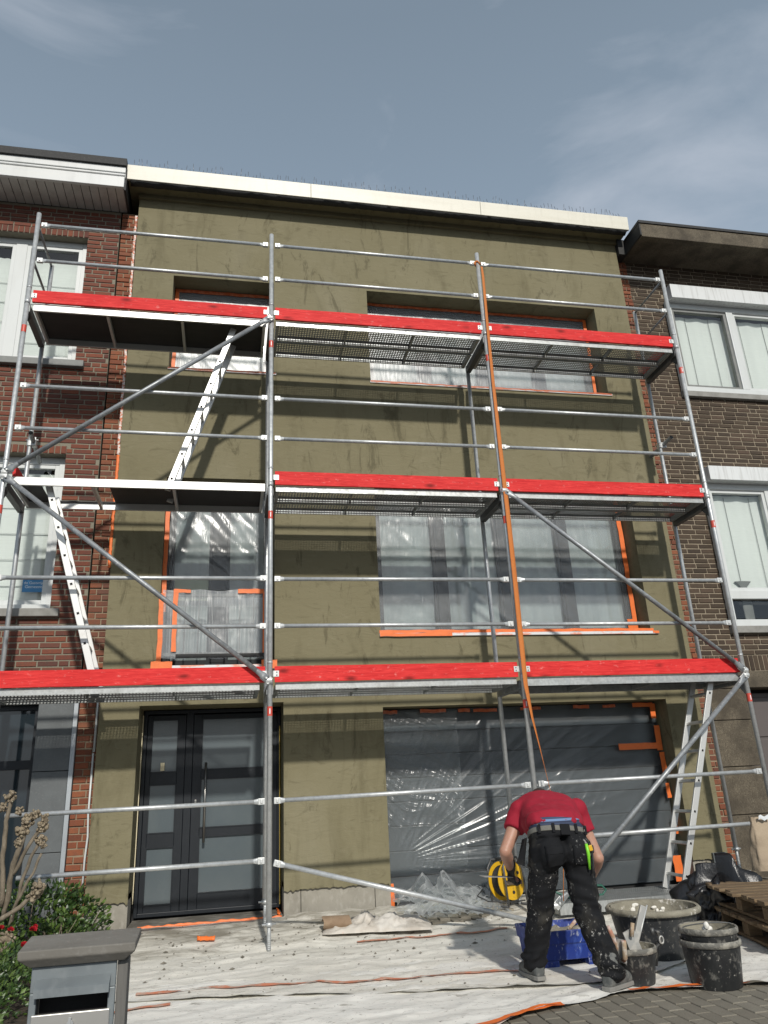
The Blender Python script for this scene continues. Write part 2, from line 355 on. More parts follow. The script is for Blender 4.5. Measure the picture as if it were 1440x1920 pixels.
def film_mat(name, base=.16, streak=.5, rot=0.6, sx=1.0, sz=1.0, tint=(.93,.95,.95), diff=(.72,.75,.76), bump=.8, rough=.2, gloss=.05):
    m, t, b, out = nodes_of(name)
    tr = t.nodes.new('ShaderNodeBsdfTransparent'); tr.inputs[0].default_value = c4(tint)
    b.inputs['Base Color'].default_value = c4(diff); b.inputs['Roughness'].default_value = rough; b.inputs['Specular IOR Level'].default_value = 1.0
    st = noise(t, coords(t, (11*sx, 1, 1.3*sz), rot=(0, rot, 0)), 1.5, 4, .55, .8)
    big = noise(t, coords(t), 1.4, 4, .6)
    s = math2(t, 'MULTIPLY', mrange(t, st, .56, .80), mrange(t, big, .42, .66))
    f = math2(t, 'ADD', math2(t, 'MULTIPLY', s, streak), base)
    lw = t.nodes.new('ShaderNodeLayerWeight'); lw.inputs[0].default_value = .18
    f = math2(t, 'MINIMUM', math2(t, 'ADD', f, math2(t, 'MULTIPLY', lw.outputs['Fresnel'], .35)), .92)
    bn = t.nodes.new('ShaderNodeBump'); bn.inputs['Strength'].default_value = bump; bn.inputs['Distance'].default_value = .02
    t.links.new(st, bn.inputs['Height']); t.links.new(bn.outputs[0], b.inputs['Normal'])
    b.inputs['Specular IOR Level'].default_value = .2
    mx = t.nodes.new('ShaderNodeMixShader'); t.links.new(f, mx.inputs[0]); t.links.new(tr.outputs[0], mx.inputs[1]); t.links.new(b.outputs[0], mx.inputs[2])
    gl = t.nodes.new('ShaderNodeBsdfGlossy'); gl.inputs['Roughness'].default_value = rough; t.links.new(bn.outputs[0], gl.inputs['Normal'])
    mg = t.nodes.new('ShaderNodeMixShader'); t.links.new(math2(t, 'MINIMUM', math2(t, 'ADD', math2(t, 'MULTIPLY', lw.outputs['Fresnel'], .5), gloss), .6), mg.inputs[0])
    t.links.new(mx.outputs[0], mg.inputs[1]); t.links.new(gl.outputs[0], mg.inputs[2])
    t.links.new(mg.outputs[0], out.inputs[0])
    return m
M['film'] = film_mat('clear_masking_film', .12, .14, .7, bump=.4, rough=.24, gloss=.05)
M['film_white'] = film_mat('milky_masking_film', .24, .08, .2, diff=(.60,.63,.65), bump=.15, rough=.35)
M['film_garage'] = film_mat('loose_masking_film', .065, .06, .75, bump=.06, rough=.22, gloss=.022)
M['film_heap'] = film_mat('crumpled_film', .06, .10, .3, bump=.15, rough=.28, gloss=.03)
def glass_mat():
    m, t, b, out = nodes_of('window_glass')
    tr = t.nodes.new('ShaderNodeBsdfTransparent'); tr.inputs[0].default_value = (.90,.925,.915,1)
    gl = t.nodes.new('ShaderNodeBsdfGlossy'); gl.inputs['Roughness'].default_value = .02
    fr = t.nodes.new('ShaderNodeFresnel'); fr.inputs[0].default_value = 1.6
    mx = t.nodes.new('ShaderNodeMixShader'); t.links.new(math2(t, 'MINIMUM', math2(t, 'MULTIPLY', fr.outputs[0], 1.6), 1.0), mx.inputs[0])
    t.links.new(tr.outputs[0], mx.inputs[1]); t.links.new(gl.outputs[0], mx.inputs[2]); t.links.new(mx.outputs[0], out.inputs[0])
    return m
M['glass'] = glass_mat()
M['dark_glass'] = pmat('tinted_glass', (.018,.026,.032), .05, spec=.7)

# ================================================================ ground
M['asphalt'] = pmat('asphalt', (.05,.05,.05), .9, layers=[(60,(1,1,1),.5,.7,(.09,.09,.085),.7)], bump=(120,(1,1,1),.4,.005))
def paver_mat():
    m, t, b, out = nodes_of('concrete_paver')
    oi = t.nodes.new('ShaderNodeObjectInfo'); at_ = t.nodes.new('ShaderNodeAttribute'); at_.attribute_name = 'rnd'
    s = math2(t, 'FRACT', math2(t, 'ADD', oi.outputs['Random'], at_.outputs['Fac']))
    g = t.nodes.new('ShaderNodeNewGeometry'); mpn = t.nodes.new('ShaderNodeMapping'); t.links.new(g.outputs['Position'], mpn.inputs[0])
    c = mixc(t, s, (.165,.148,.115), (.215,.195,.155))
    c = mixc(t, mrange(t, noise(t, mpn.outputs[0], 130, 4, .7), .45, .7, 0, .6), c, (.105,.094,.072))
    c = mixc(t, mrange(t, noise(t, mpn.outputs[0], 200, 2, .5), .64, .75, 0, .5), c, (.36,.34,.30))
    c = mixc(t, mrange(t, noise(t, mpn.outputs[0], 2.2, 5, .6), .45, .7, 0, .5), c, (.11,.098,.075))
    t.links.new(c, b.inputs['Base Color']); b.inputs['Roughness'].default_value = .9
    bn = t.nodes.new('ShaderNodeBump'); bn.inputs['Strength'].default_value = .5; bn.inputs['Distance'].default_value = .004
    t.links.new(noise(t, mpn.outputs[0], 160, 3, .6), bn.inputs['Height']); t.links.new(bn.outputs[0], b.inputs['Normal'])
    return m
M['paver'] = paver_mat()
mb = MB(); ys = [-1200, -40, -8, -5.5, -2.5, -1.2, 0, .35, .7, 1.0, 1.6, 40, 1200]; xs = [-1200, -40, -6, 0, 6, 40, 1200]
for j, y in enumerate(ys):
    for x in xs: mb.v.append((x, y, ground_z(0, y) - .022))
for j in range(len(ys)-1):
    for i in range(len(xs)-1):
        a = j*len(xs)+i; mb.f.append([a, a+1, a+1+len(xs), a+len(xs)]); mb.m.append(0); mb.sm.append(False)
ground = tag(mb.build('ground', M['asphalt']), kind='structure')

mb = MB(); mb.grid(2, 18, lambda u, v: (-1.95 + u*9.5, -4.6 + v*5.75, ground_z(0, -4.6 + v*5.75) - .012))
M['joint'] = pmat('joint_sand', (.075,.068,.052), .95, layers=[(60,(1,1,1),.4,.7,(.04,.045,.025),.7)])
pave = tag(mb.build('pavement', M['joint']), kind='structure')
def paver_shape():
    m = MB(); w, l, h, b_ = .0485, .0985, .03, .004
    vs = []
    for (ww, ll, zz) in ((w, l, -h), (w, l, -b_), (w-b_, l-b_, 0)):
        vs += [(-ww,-ll,zz),(ww,-ll,zz),(ww,ll,zz),(-ww,ll,zz)]
    fs = []
    for k in (0, 4):
        for i in range(4): fs.append((k+i, k+(i+1) % 4, k+4+(i+1) % 4, k+4+i))
    fs.append((8,9,10,11)); return m.add(vs, fs)
PV = paver_shape(); pvm = PV.mesh('paver', M['paver'])
cells = []
for i in range(93):
    x = -1.9 + i*.102
    y = -4.55 + (.101 if i % 2 else 0) + rnd.uniform(-.006, .006)
    while y < 1.02:
        cells.append((x, y)); y += .202
def paver_score(c):
    x, y = c; px, py, d = project((x, y, ground_z(x, y)))
    if px < 0 or px > 1440 or py > 1925: return -1
    front = -2.95 + max(0, min(1, (x-.4)/1.2))*.62
    bare = ((x-1.5)/.5)**2 + ((y-.55)/.30)**2 < 1
    right = x > 3.2
    return (1000 if (y < front+.05 or bare or right) else 0) + 100/d
order = sorted(range(len(cells)), key=lambda k: -paver_score(cells[k]))
rest = MB(); rest.attr = []
for q_, k in enumerate(order):
    x, y = cells[k]; z = ground_z(x, y) + rnd.uniform(-.0015, .0015)
    if q_ < 290:
        o = link('paver', pvm, pave, (x, y, z)); o.rotation_euler = (rnd.uniform(-.004,.004), rnd.uniform(-.008,.008), rnd.uniform(-.012,.012))
    else:
        rest.add([(v[0]+x, v[1]+y, v[2]+z) for v in PV.v], PV.f); rest.attr += [rnd.random()]*len(PV.f)
tag(rest.build('paver_field', M['paver'], pave), kind='stuff')

# ================================================================ brick walls
def lay(x0, x1, z0, z1, holes, course=.0635, L=.192, H=.090, phead=.10, joint=.015, seed=1):
    r = random.Random(seed); out = []; z = z0; row = 0
    while z + course*.6 < z1:
        h = min(course - joint, z1 - z)
        x = x0 - (row % 2)*(L+joint)/2 - r.uniform(0, .02) - .04*(row % 3)
        while x < x1:
            w = H if r.random() < phead else L
            a, b = max(x, x0), min(x+w, x1)
            x += w + joint
            segs = [(a, b)]
            for (hx0, hx1, hz0, hz1) in holes:
                if z + h > hz0 + .01 and z < hz1 - .01:
                    ns = []
                    for (p, q) in segs:
                        if q <= hx0 or p >= hx1: ns.append((p, q)); continue
                        if p < hx0: ns.append((p, hx0))
                        if q > hx1: ns.append((hx1, q))
                    segs = ns
            for (p, q) in segs:
                if q - p > .028: out.append((p, z, q-p, h))
        z += course; row += 1
    return out
def brick_shape(seed):
    r = random.Random(seed); m = MB(); b_ = .05
    j = lambda s=.03: r.uniform(-s, s)
    vs = [(-.5,1,-.5),(.5,1,-.5),(.5,1,.5),(-.5,1,.5)]
    vs += [(-.5,.1,-.5),(.5,.1,-.5),(.5,.1,.5),(-.5,.1,.5)]
    vs += [(-.5+.02+j(.012),j(.03),-.5+.07+j()),(.5-.02+j(.012),j(.03),-.5+.07+j()),(.5-.02+j(.012),j(.03),.5-.07+j()),(-.5+.02+j(.012),j(.03),.5-.07+j())]
    fs = [(0,1,5,4),(1,2,6,5),(2,3,7,6),(3,0,4,7),(4,5,9,8),(5,6,10,9),(6,7,11,10),(7,4,8,11),(8,9,10,11)]
    return m.add(vs, fs)
BS = [brick_shape(i) for i in range(5)]
def brick_meshes(mat): return [b.mesh('brick', mat) for b in BS]
def brickwork(wall, bricks, mat, yf, limit, seed, depth=.03, rough_=.0):
    r = random.Random(seed); ms = brick_meshes(mat)
    def score(b):
        px, py, d = project((b[0]+b[2]/2, yf, b[1]+b[3]/2))
        if px < -10 or px > 1450 or py < 0 or py > 1930: return -1e3
        return b[2]*b[3]*1e4/d + r.random()*.5
    order = sorted(bricks, key=lambda b: -score(b)); rest = MB(); rest.attr = []
    for k, (x, z, w, h) in enumerate(order):
        i = r.randrange(5); yo = yf + r.uniform(-.003, .004) + (r.uniform(-rough_, rough_) if rough_ else 0)
        tl = r.uniform(-.012, .012)*(1+rough_*60)
        if k < limit and score((x, z, w, h)) > -500:
            o = link('brick', ms[i], wall, (x+w/2, yo, z+h/2)); o.scale = (w, depth, h); o.rotation_euler = (0, tl, 0)
        else:
            rest.add([(x+w/2+v[0]*w, yo+v[1]*depth, z+h/2+v[2]*h + v[0]*w*-tl) for v in BS[i].v], BS[i].f)
            rest.attr += [r.random()]*len(BS[i].f)
    if rest.f: tag(rest.build('brickwork', mat, wall), kind='stuff')
def wall_holes(mb, x0, x1, z0, z1, holes, y0, y1, mi=0, rev=True):
    X = sorted({x0, x1, *[h[0] for h in holes], *[h[1] for h in holes]}); Z = sorted({z0, z1, *[h[2] for h in holes], *[h[3] for h in holes]})
    X = [x for x in X if x0 <= x <= x1]; Z = [z for z in Z if z0 <= z <= z1]
    for i in range(len(X)-1):
        for k in range(len(Z)-1):
            cx, cz = (X[i]+X[i+1])/2, (Z[k]+Z[k+1])/2
            if any(h[0] < cx < h[1] and h[2] < cz < h[3] for h in holes): continue
            mb.add([(X[i],y0,Z[k]),(X[i+1],y0,Z[k]),(X[i+1],y0,Z[k+1]),(X[i],y0,Z[k+1])], [(0,1,2,3)], mi)
    if rev:
        for (a, b, c, d) in holes:
            c = max(c, z0); d = min(d, z1)
            mb.add([(a,y0,c),(a,y1,c),(a,y1,d),(a,y0,d)], [(0,1,2,3)], mi); mb.add([(b,y0,c),(b,y1,c),(b,y1,d),(b,y0,d)], [(3,2,1,0)], mi)
            if c > z0: mb.add([(a,y0,c),(b,y0,c),(b,y1,c),(a,y1,c)], [(0,1,2,3)], mi)
            mb.add([(a,y0,d),(b,y0,d),(b,y1,d),(a,y1,d)], [(3,2,1,0)], mi)
    mb.add([(x0,y0,z0),(x0,y1,z0),(x0,y1,z1),(x0,y0,z1)], [(0,1,2,3)], mi); mb.add([(x1,y0,z0),(x1,y1,z0),(x1,y1,z1),(x1,y0,z1)], [(3,2,1,0)], mi)
    mb.add([(x0,y0,z1),(x1,y0,z1),(x1,y1,z1),(x0,y1,z1)], [(0,1,2,3)], mi)
    return mb
def frame_bars(mb, x0, x1, z0, z1, w, y0, y1, xs=(), zs=(), mw=None, mi=0):
    mw = mw or w
    mb.box(x0, x0+w, y0, y1, z0, z1, mi); mb.box(x1-w, x1, y0, y1, z0, z1, mi)
    mb.box(x0+w, x1-w, y0+.001, y1, z0, z0+w, mi); mb.box(x0+w, x1-w, y0+.001, y1, z1-w, z1, mi)
    for x in xs: mb.box(x-mw/2, x+mw/2, y0+.002, y1, z0+w, z1-w, mi)
    for z in zs: mb.box(x0+w, x1-w, y0+.003, y1, z-mw/2, z+mw/2, mi)
    return mb
def plane_xz(x0, x1, z0, z1, y): return MB().add([(x0,y,z0),(x1,y,z0),(x1,y,z1),(x0,y,z1)], [(0,1,2,3)])

# ================================================================ left house, red brick
YB = 1.12
LH = thing('brick_house', (-3.8, 1.12, .12), 'red brick row house with white boarded eaves beside the rendered house', 'house')
lh_holes = [(-3.92,-2.26,6.22,8.02), (-3.92,-2.25,3.20,5.0)]
mb = wall_holes(MB(), -6.2, -1.884, 2.34, 8.47, lh_holes, YB+.009, 1.42)
lw_ = mb.build('wall', M['mortar'], LH)
bl = lay(-6.2, -1.888, 2.345, 8.46, [(a, b, c, d+.102) for (a, b, c, d) in lh_holes], seed=3)
bl = [b for b in bl]
for (a, b, zz) in ((-3.92, -2.25, 8.02), (-3.92, -2.24, 5.0)):      # bricks on edge over the windows
    x = a
    while x + .05 < b + .02:
        bl.append((x, zz+.004, .053, .092)); x += .0645
brickwork(lw_, bl, M['brick_red'], YB, 300, 11)
MB().box(-6.2, -1.87, 1.42, 9.0, .1, 8.75).build('house_core', M['core'], LH)  # solid body box, coloured dark in place of shaded rooms
# reveals of brick are the wall sides; white windows with pleated blinds
def white_window(house, x0, x1, z0, z1, y, xs, zs=(), w=.075, mw=.15, blind_gap=.10, seams=(), sill=None, sash=True):
    fr = frame_bars(MB(), x0, x1, z0, z1, w, y, y+.07, xs, zs, mw)
    wn = fr.build('window', M['pvc'], house, bevel=.004)
    bounds = [x0+w] + [v for x in xs for v in (x-mw/2, x+mw/2)] + [x1-w]
    for i in range(0, len(bounds), 2):
        a, b = bounds[i], bounds[i+1]
        if sash:
            frame_bars(MB(), a-.004, b+.004, z0+w-.004, z1-w+.004, .05, y+.012, y+.06).build('sash', M['pvc'], wn, bevel=.003)
        plane_xz(a+.03, b-.03, z0+w+.03, z1-w-.03, y+.04).build('pane', M['glass'], wn)
    return wn
wn = white_window(LH, -3.92, -2.26, 6.22, 8.02, 1.25, [-3.06], mw=.13)
g = MB(); g.grid(60, 14, lambda u, v: (-3.85+u*1.52, 1.335+.012*abs(math.sin(v*14*math.pi/2))+.004*nz3(u*9, v*2), 6.30+v*(1.46+.012*abs(math.sin(u*58)))))
g.build('blind', M['blind'], wn)
for z in (6.55,6.83,7.11,7.39): MB().box(-3.85,-2.33,1.322,1.330,z,z+.008).build('blind_seam', M['pvc'], wn)
wn = white_window(LH, -3.92, -2.25, 3.20, 5.0, 1.25, [], w=.085)
g = MB(); g.grid(60, 14, lambda u, v: (-3.85+u*1.49, 1.34+.010*abs(math.sin(v*7*math.pi))+.004*nz3(u*9, v*2), 3.28+v*1.55)); g.build('blind', M['blind'], wn)
for z in (3.5,3.8,4.1,4.4): MB().box(-3.85,-2.37,1.324,1.332,z,z+.008).build('blind_seam', M['pvc'], wn)
for (zz, r_) in ((6.11, -2.15), (3.11, -2.15)):
    MB().box(-4.0, r_, 1.055, 1.27, zz, zz+.085).build('window_sill', M['sill'] if zz > 5 else M['grey_concrete'], LH, bevel=.006)
MB().box(-3.92, -2.245, 1.14, 1.26, 3.205, 3.255).build('sill_board', M['pvc'], LH, bevel=.004)
# eaves
ev = MB(); ev.box(-6.2, -1.80, .655, .70, 8.468, 8.63); ev.box(-6.2, -1.795, .675, .72, 8.632, 8.70)
ev.path([(-6.2,.665,8.655),(-1.80,.665,8.655)], .022, 10); ev.box(-6.2, -1.795, .66, .72, 8.70, 8.79)
eave = ev.build('eaves', M['white_trim'], LH, bevel=.005)
MB().box(-6.2, -1.785, .63, 1.3, 8.792, 8.90).build('roof_edge', M['dark_trim'], eave)
MB().box(-1.802, -1.78, .70, 1.35, 8.46, 8.792).build('end_board', M['dark_trim'], eave)
x = -1.905
while x > -6.2:
    MB().box(x, x+.098, .70, 1.13, 8.478+rnd.uniform(-.001,.001), 8.492).build('soffit_board', M['soffit_pvc'], eave, bevel=.005); x -= .104
MB().box(-6.2, -1.78, 1.3, 9.0, 8.76, 8.86).build('roof', M['roofing'], LH)
# ground floor cladding
for (z0, z1) in ((.10,.822), (.828,1.562), (1.568,2.335)):
    MB().box(-2.25, -1.915, YB-.03, 1.5, z0, z1).build('stone_slab', M['bluestone'], LH, bevel=.003)
M['zinc'] = pmat('zinc_strip', (.40,.43,.45), .45, .5, layers=[(8,(1,1,.3),.4,.7,(.3,.32,.34),.7)])
MB().box(-1.911, -1.868, YB-.045, 1.3, .1, 2.335).build('metal_edge_strip', M['zinc'], LH, bevel=.003)
MB().box(-6.2, -2.252, YB-.02, 1.5, 2.22, 2.338).build('lintel', M['bluestone'], LH)
sf = frame_bars(MB(), -6.2, -2.25, .1, 2.22, .05, 1.2, 1.27, [-4.2], [1.64], .085).build('glazed_front', M['anthracite'], LH)
for (z0, z1) in ((.15,1.598), (1.682,2.17)):
    plane_xz(-6.15, -2.30, z0, z1, 1.235).build('pane', M['dark_glass'], sf)
# window sticker with its writing
stk = thing('window_sticker', (-2.45, 1.268, 3.42), 'small blue sticker with white lettering and tree emblem in the brick house window', 'sticker')
M['sticker'] = pmat('blue_sticker', (.03,.20,.42), .4); M['white_ink'] = pmat('white_print', (.80,.84,.86), .5)
plane_xz(-2.59, -2.315, 3.425, 3.605, 1.2865).build('sheet', M['sticker'], stk)
def text_obj(name, body, size, loc, mat, parent, rot=(math.pi/2, 0, 0), ax='LEFT', ext=.0006):
    cu = bpy.data.curves.new(name, 'FONT'); cu.body = body; cu.size = size; cu.align_x = ax; cu.extrude = ext; cu.resolution_u = 3
    tmp = bpy.data.objects.new(name+'_tmp', cu); COL.objects.link(tmp)
    dg = bpy.context.evaluated_depsgraph_get(); me = bpy.data.meshes.new_from_object(tmp.evaluated_get(dg))
    bpy.data.objects.remove(tmp, do_unlink=True); bpy.data.curves.remove(cu)
    R_ = Matrix.Translation(Vector(loc)) @ Matrix.Rotation(rot[2], 4, 'Z') @ Matrix.Rotation(rot[0], 4, 'X'); me.transform(R_)
    me.materials.clear(); me.materials.append(mat)
    return link(name, me, parent)
text_obj('lettering', 'de Gastvrije', .042, (-2.578, 1.2855, 3.515), M['white_ink'], stk)
text_obj('lettering', 'Gemeente', .046, (-2.565, 1.2855, 3.47), M['white_ink'], stk)
em = MB(); em.ball((-2.358,1.2855,3.535), .020,.0006,.018, 12, 6); em.box(-2.361,-2.355,1.2848,1.2856,3.508,3.53); em.box(-2.385,-2.333,1.2848,1.2856,3.492,3.497)
em.build('tree_emblem', M['white_ink'], stk)

# ================================================================ rendered house in the middle
RH = thing('rendered_house', (1.7, 1.0, .12), 'house with freshly rendered olive brown front and cream roof edge behind the scaffold', 'house')
HOLE = dict(ul=(-1.17,.085,6.13,7.46), ur=(1.30,4.555,6.10,7.46), ml=(-1.12,.10,2.56,4.70), mr=(1.28,4.59,2.88,4.70), dr=(-1.265,.195,.10,2.16), ga=(1.262,4.63,.10,2.08))
mb = wall_holes(MB(), -1.652, 5.062, .375, 8.655, list(HOLE.values()), 1.0, 1.5)
def ragged(x0, x1, seed):
    n = max(6, int((x1-x0)/.012)); 
    for i in range(n):
        a, b = x0+(x1-x0)*i/n, x0+(x1-x0)*(i+1)/n
        f = lambda x: .362 - .028*max(0, fbm(x*6+seed, seed)) - .03*max(0, nz3(x*30, seed)) - .02*(x > x1-.02)
        mb.add([(a,1.0,f(a)),(b,1.0,f(b)),(b,1.0,.375),(a,1.0,.375)], [(0,1,2,3)]); mb.add([(a,1.0,f(a)),(a,1.03,f(a)),(b,1.03,f(b)),(b,1.0,f(b))], [(0,1,2,3)])
for k, (a, b) in enumerate(((-1.652,-1.265), (.195,1.262), (4.63,5.062))): ragged(a, b, k*7.3+1)
mb.build('wall', M['plaster'], RH)
for (a, b) in ((-1.652,-1.265), (.195,.36), (.365,1.10), (1.105,1.262), (4.64,4.80), (4.805,5.062)):
    MB().box(a, b, 1.03, 1.3, .08, .43).build('plinth_stone', M['plinth'], RH, bevel=.004)
MB().box(4.86, 5.02, .965, 1.03, .1, .42).build('plinth_stone', M['bluestone'], RH, bevel=.004)
MB().box(-1.652, 5.10, 1.52, 9.0, .1, 8.6).build('house_core', M['core'], RH)  # solid block filling the house, its dark colour replaces interior shade
# cornice
cn = MB(); cn.box(-1.77, 5.14, .725, 1.52, 8.665, 8.70); crn = cn.build('cornice', M['plaster'], RH)
x = -1.785
for L_ in (2.34, 2.36, 2.24):
    MB().add([(x,.715,8.66),(x+L_-.004,.715,8.66),(x+L_-.004,.700,8.875),(x,.700,8.875),(x,.745,8.66),(x+L_-.004,.745,8.66),(x+L_-.004,.745,8.885),(x,.745,8.885)],
             [(0,1,2,3),(3,2,6,7),(0,4,5,1),(0,3,7,4),(1,5,6,2),(4,7,6,5)]).build('fascia_board', M['fascia'], crn, bevel=.003); x += L_
mb = MB(); mb.grid(120, 2, lambda u, v: (-1.74+u*6.86, .728+v*.07, 8.657 - .030*v*(1+.5*nz3(u*90, v*3)) + (.0 if v < .9 else -.004)))
mb.build('drip_edge', M['dark_trim'], crn, solid=.012)
MB().box(-1.66, 5.11, .955, 1.02, 8.60, 8.664).build('soffit_moulding', M['plaster'], crn)
MB().box(-1.78, 5.15, .745, 9.0, 8.72, 8.87).build('roof', M['roofing'], RH)
MB().box(5.064, 5.168, .93, 1.5, 8.40, 8.66).build('end_board', M['dark_trim'], crn)  # dark filler box added so no sky shows between the eaves
# bird spikes
M['spike'] = pmat('steel_wire', (.22,.23,.25), .4, .8)
sp = thing('bird_spikes', (1.7, .78, 8.88), 'row of thin wire bird spikes along the cream roof edge', 'bird spikes')
MB().box(-1.75, 5.12, .765, .795, 8.872, 8.892).build('base_strip', M['spike'], sp)
spk = MB(); spk.tube((0,0,0), (0,0,.155), .0032, 5); spm = spk.mesh('spike', M['spike'])
for k in range(128):
    x = -1.72 + k*.0538
    o = link('spike', spm, sp); o.location = (x + rnd.uniform(-.004,.004), .78, 8.885)
    o.rotation_euler = (rnd.choice((-.28,0,.28)) + rnd.uniform(-.05,.05), rnd.uniform(-.12,.12), 0); o.scale = (1, 1, rnd.uniform(.85,1.1))

# party wall strips, rough old brick
def party(x0, x1, z0, z1, seed, mat, y, n, nm):
    w = MB().box(x0, x1, y+.012, 1.5, z0, z1).build(nm, M['mortar_warm'], RH)
    r = random.Random(seed); bl = []; z = z0+.005; k = 0
    while z + .05 < z1:
        cut = x0 + (x1-x0)*(.36 if k % 2 else .68)
        cut += r.uniform(-.02,.02); e = r.uniform(-.012,.006)
        bl += [(x0, z, cut-x0-.006, .053+r.uniform(-.004,.003)), (cut+.006, z, x1-cut-.006+e, .053+r.uniform(-.004,.003))]
        z += .066; k += 1
    brickwork(w, bl, mat, y, n, seed, rough_=.006)
party(-1.862, -1.655, .12, 8.45, 21, M['brick_orange'], 1.105, 150, 'party_wall')
party(5.065, 5.258, .12, 8.45, 22, M['brick_orange'], 1.11, 150, 'party_wall')
# torn edge tape on the left edge of the render
def wobble_strip(pts, w, amp, seed, y, mat, name, parent, thick=.003):
    m = MB(); n = 90
    def P(t):
        t *= len(pts)-1; i = min(int(t), len(pts)-2); f = t-i; return Vector(pts[i]).lerp(Vector(pts[i+1]), f)
    m.grid(2, n, lambda u, v: P(v) + Vector(((u-.5)*w*(1+.45*nz3(v*60+seed, u*3)) + amp*nz3(v*25, seed), y + .003*nz3(v*40, u*2, seed), 0)))
    return m.build(name, mat, parent, solid=thick)
et = thing('edge_tape', (-1.66, .99, 3.6), 'torn orange and white tape strip down the left edge of the render', 'tape')
wobble_strip([(-1.665,0,4.95),(-1.672,0,6.6),(-1.675,0,8.33)], .028, .012, 3, .994, M['torn_tape'], 'torn_strip', et)
wobble_strip([(-1.668,0,3.62),(-1.667,0,4.2),(-1.664,0,4.95)], .030, .006, 5, .993, M['tape'], 'orange_strip', et)
cdt = MB(); cdt.path([(-1.692,1.075,.3),(-1.69,1.07,.75),(-1.678,1.068,.95),(-1.69,1.07,1.15),(-1.688,1.07,1.72)], .010, 8); cdt.path([(-1.682,1.066,1.73),(-1.68,1.066,2.4)], .012, 8)
tag(cdt.build('conduit_pipe', M['pvc']), 'thin white conduit pipe running up beside the bluestone cladding', 'pipe')
M['clip'] = M['dark_steel']

# ---- windows of the rendered house
def dark_window(name_hole, y, mull, zs=(), w=.075, mw=.11, curtain=True):
    a, b, c, d = HOLE[name_hole]
    wn = frame_bars(MB(), a, b, c, d, w, y, y+.07, mull, zs, mw).build('window', M['anthracite'], RH, bevel=.004)
    bounds = [a+w] + [v for x in mull for v in (x-mw/2, x+mw/2)] + [b-w]
    for i in range(0, len(bounds), 2):
        frame_bars(MB(), bounds[i]-.003, bounds[i+1]+.003, c+w-.003, d-w+.003, .035, y+.015, y+.06).build('sash', M['anthracite'], wn)
        plane_xz(bounds[i]+.02, bounds[i+1]-.02, c+w+.02, d-w-.02, y+.045).build('pane', M['glass'], wn)
    if curtain:
        MB().grid(90, 4, lambda u, v: (a+.03+u*(b-a-.06), y+.10+.003*math.sin(u*(b-a)*42+2*nz3(u*6, 0))+.003*nz3(u*20, v), c+.02+v*(d-c-.04))).build('curtain', M['curtain'], wn)
    return wn
dark_window('ul', 1.29, [-.54]); dark_window('ur', 1.29, [2.11,2.93,3.74])
dark_window('mr', 1.29, [2.11,2.93,3.74]); dark_window('ml', 1.29, [-.51], mw=.17)
for (h, e) in (('ul',.03), ('ur',.05)):
    a, b, c, d = HOLE[h]
    MB().box(a-.01, b+e, .985, 1.30, c-.03, c-.003).build('window_sill', M['sillfoil'], RH, bevel=.003)
MB().box(1.262, 4.68, .975, 1.30, 2.845, 2.878).build('window_sill', M['sillfoil'], RH, bevel=.003)
MB().box(-1.17, .12, .955, 1.30, 2.505, 2.558).build('window_sill', M['sillfoil'], RH, bevel=.004)

# ---- masking film
def film(name, label, x0, x1, z0, z1, y, mat, amp, cx=None, cz=None, seed=0, nx=90, ny=70, group='plastic film taped over the openings'):
    th = thing(name, ((x0+x1)/2, y, z0), label, 'plastic film', group)
    def f(u, v):
        X = x0+u*(x1-x0); Z = z0+v*(z1-z0)
        e = min(1, 9*min(u, 1-u), 9*min(v, 1-v))
        if cx is None:
            d = .5*fbm(X*2.2+seed, Z*1.6, seed, 3) + .9*(abs(nz3((X+.8*Z)*9+seed, (Z-.8*X)*1.4, seed))**.8)
        else:
            d = .45*nz3(X*.9+seed, Z*1.1, seed) + .22*nz3((X-.5*Z)*3, Z*1.2, seed+4)
            ang = math.atan2(Z-cz, X-cx); r = math.hypot(X-cx, Z-cz)
            d += .42*(1-abs(nz3(ang*9+seed, r*.30, seed)))**7*min(1, r*2)*math.exp(-r*.35) + .22*(1-abs(nz3(ang*21, r*.45+seed, seed+2)))**5*min(1, r*1.4)*math.exp(-r*.5)
            k2 = X*.62+Z*.78 ; k3 = Z*.62-X*.78
            d += .20*(1-abs(nz3(k3*8+seed, k2*.7, seed+9)))**7*max(0, min(1, (X-cx-.7)*2))*max(0, nz3(X*1.1+2, Z*1.3, 5)+.35)
        return (X, y - amp*e*(d+.15), Z)
    s = MB().grid(nx, ny, f).build('sheet', mat, th)
    return th
def tape(parent, x0, x1, z0, z1, y, mat=None, seed=0, name='tape'):
    m = MB(); hor = (x1-x0) > (z1-z0); n = max(8, int(max(x1-x0, z1-z0)/.05))
    if hor: m.grid(n, 2, lambda u, v: (x0+u*(x1-x0), y - .004*abs(nz3(u*n*.5+seed, v*2)), z0+v*(z1-z0) + .010*nz3(u*n*.35, seed+v*.3)))
    else: m.grid(2, n, lambda u, v: (x0+u*(x1-x0) + .010*nz3(v*n*.35, seed+u*.3), y - .004*abs(nz3(v*n*.5+seed, u*2)), z0+v*(z1-z0)))
    return m.build(name, mat or M['tape'], parent)
a, b, c, d = HOLE['ul']; F_ = film('masking_film', 'milky film over the small upper window left of the scaffold post', a+.015, b-.01, c+.01, d-.02, 1.265, M['film_white'], .008, seed=1, nx=60)
tape(F_, a+.01, a+.055, c, d-.01, 1.256, seed=1); tape(F_, a+.02, b-.02, d-.06, d-.015, 1.254, M['tape_dark'], 2)
tape(F_, a-.005, b+.02, c-.018, c+.0, .983, M['tape_dark'], 3)
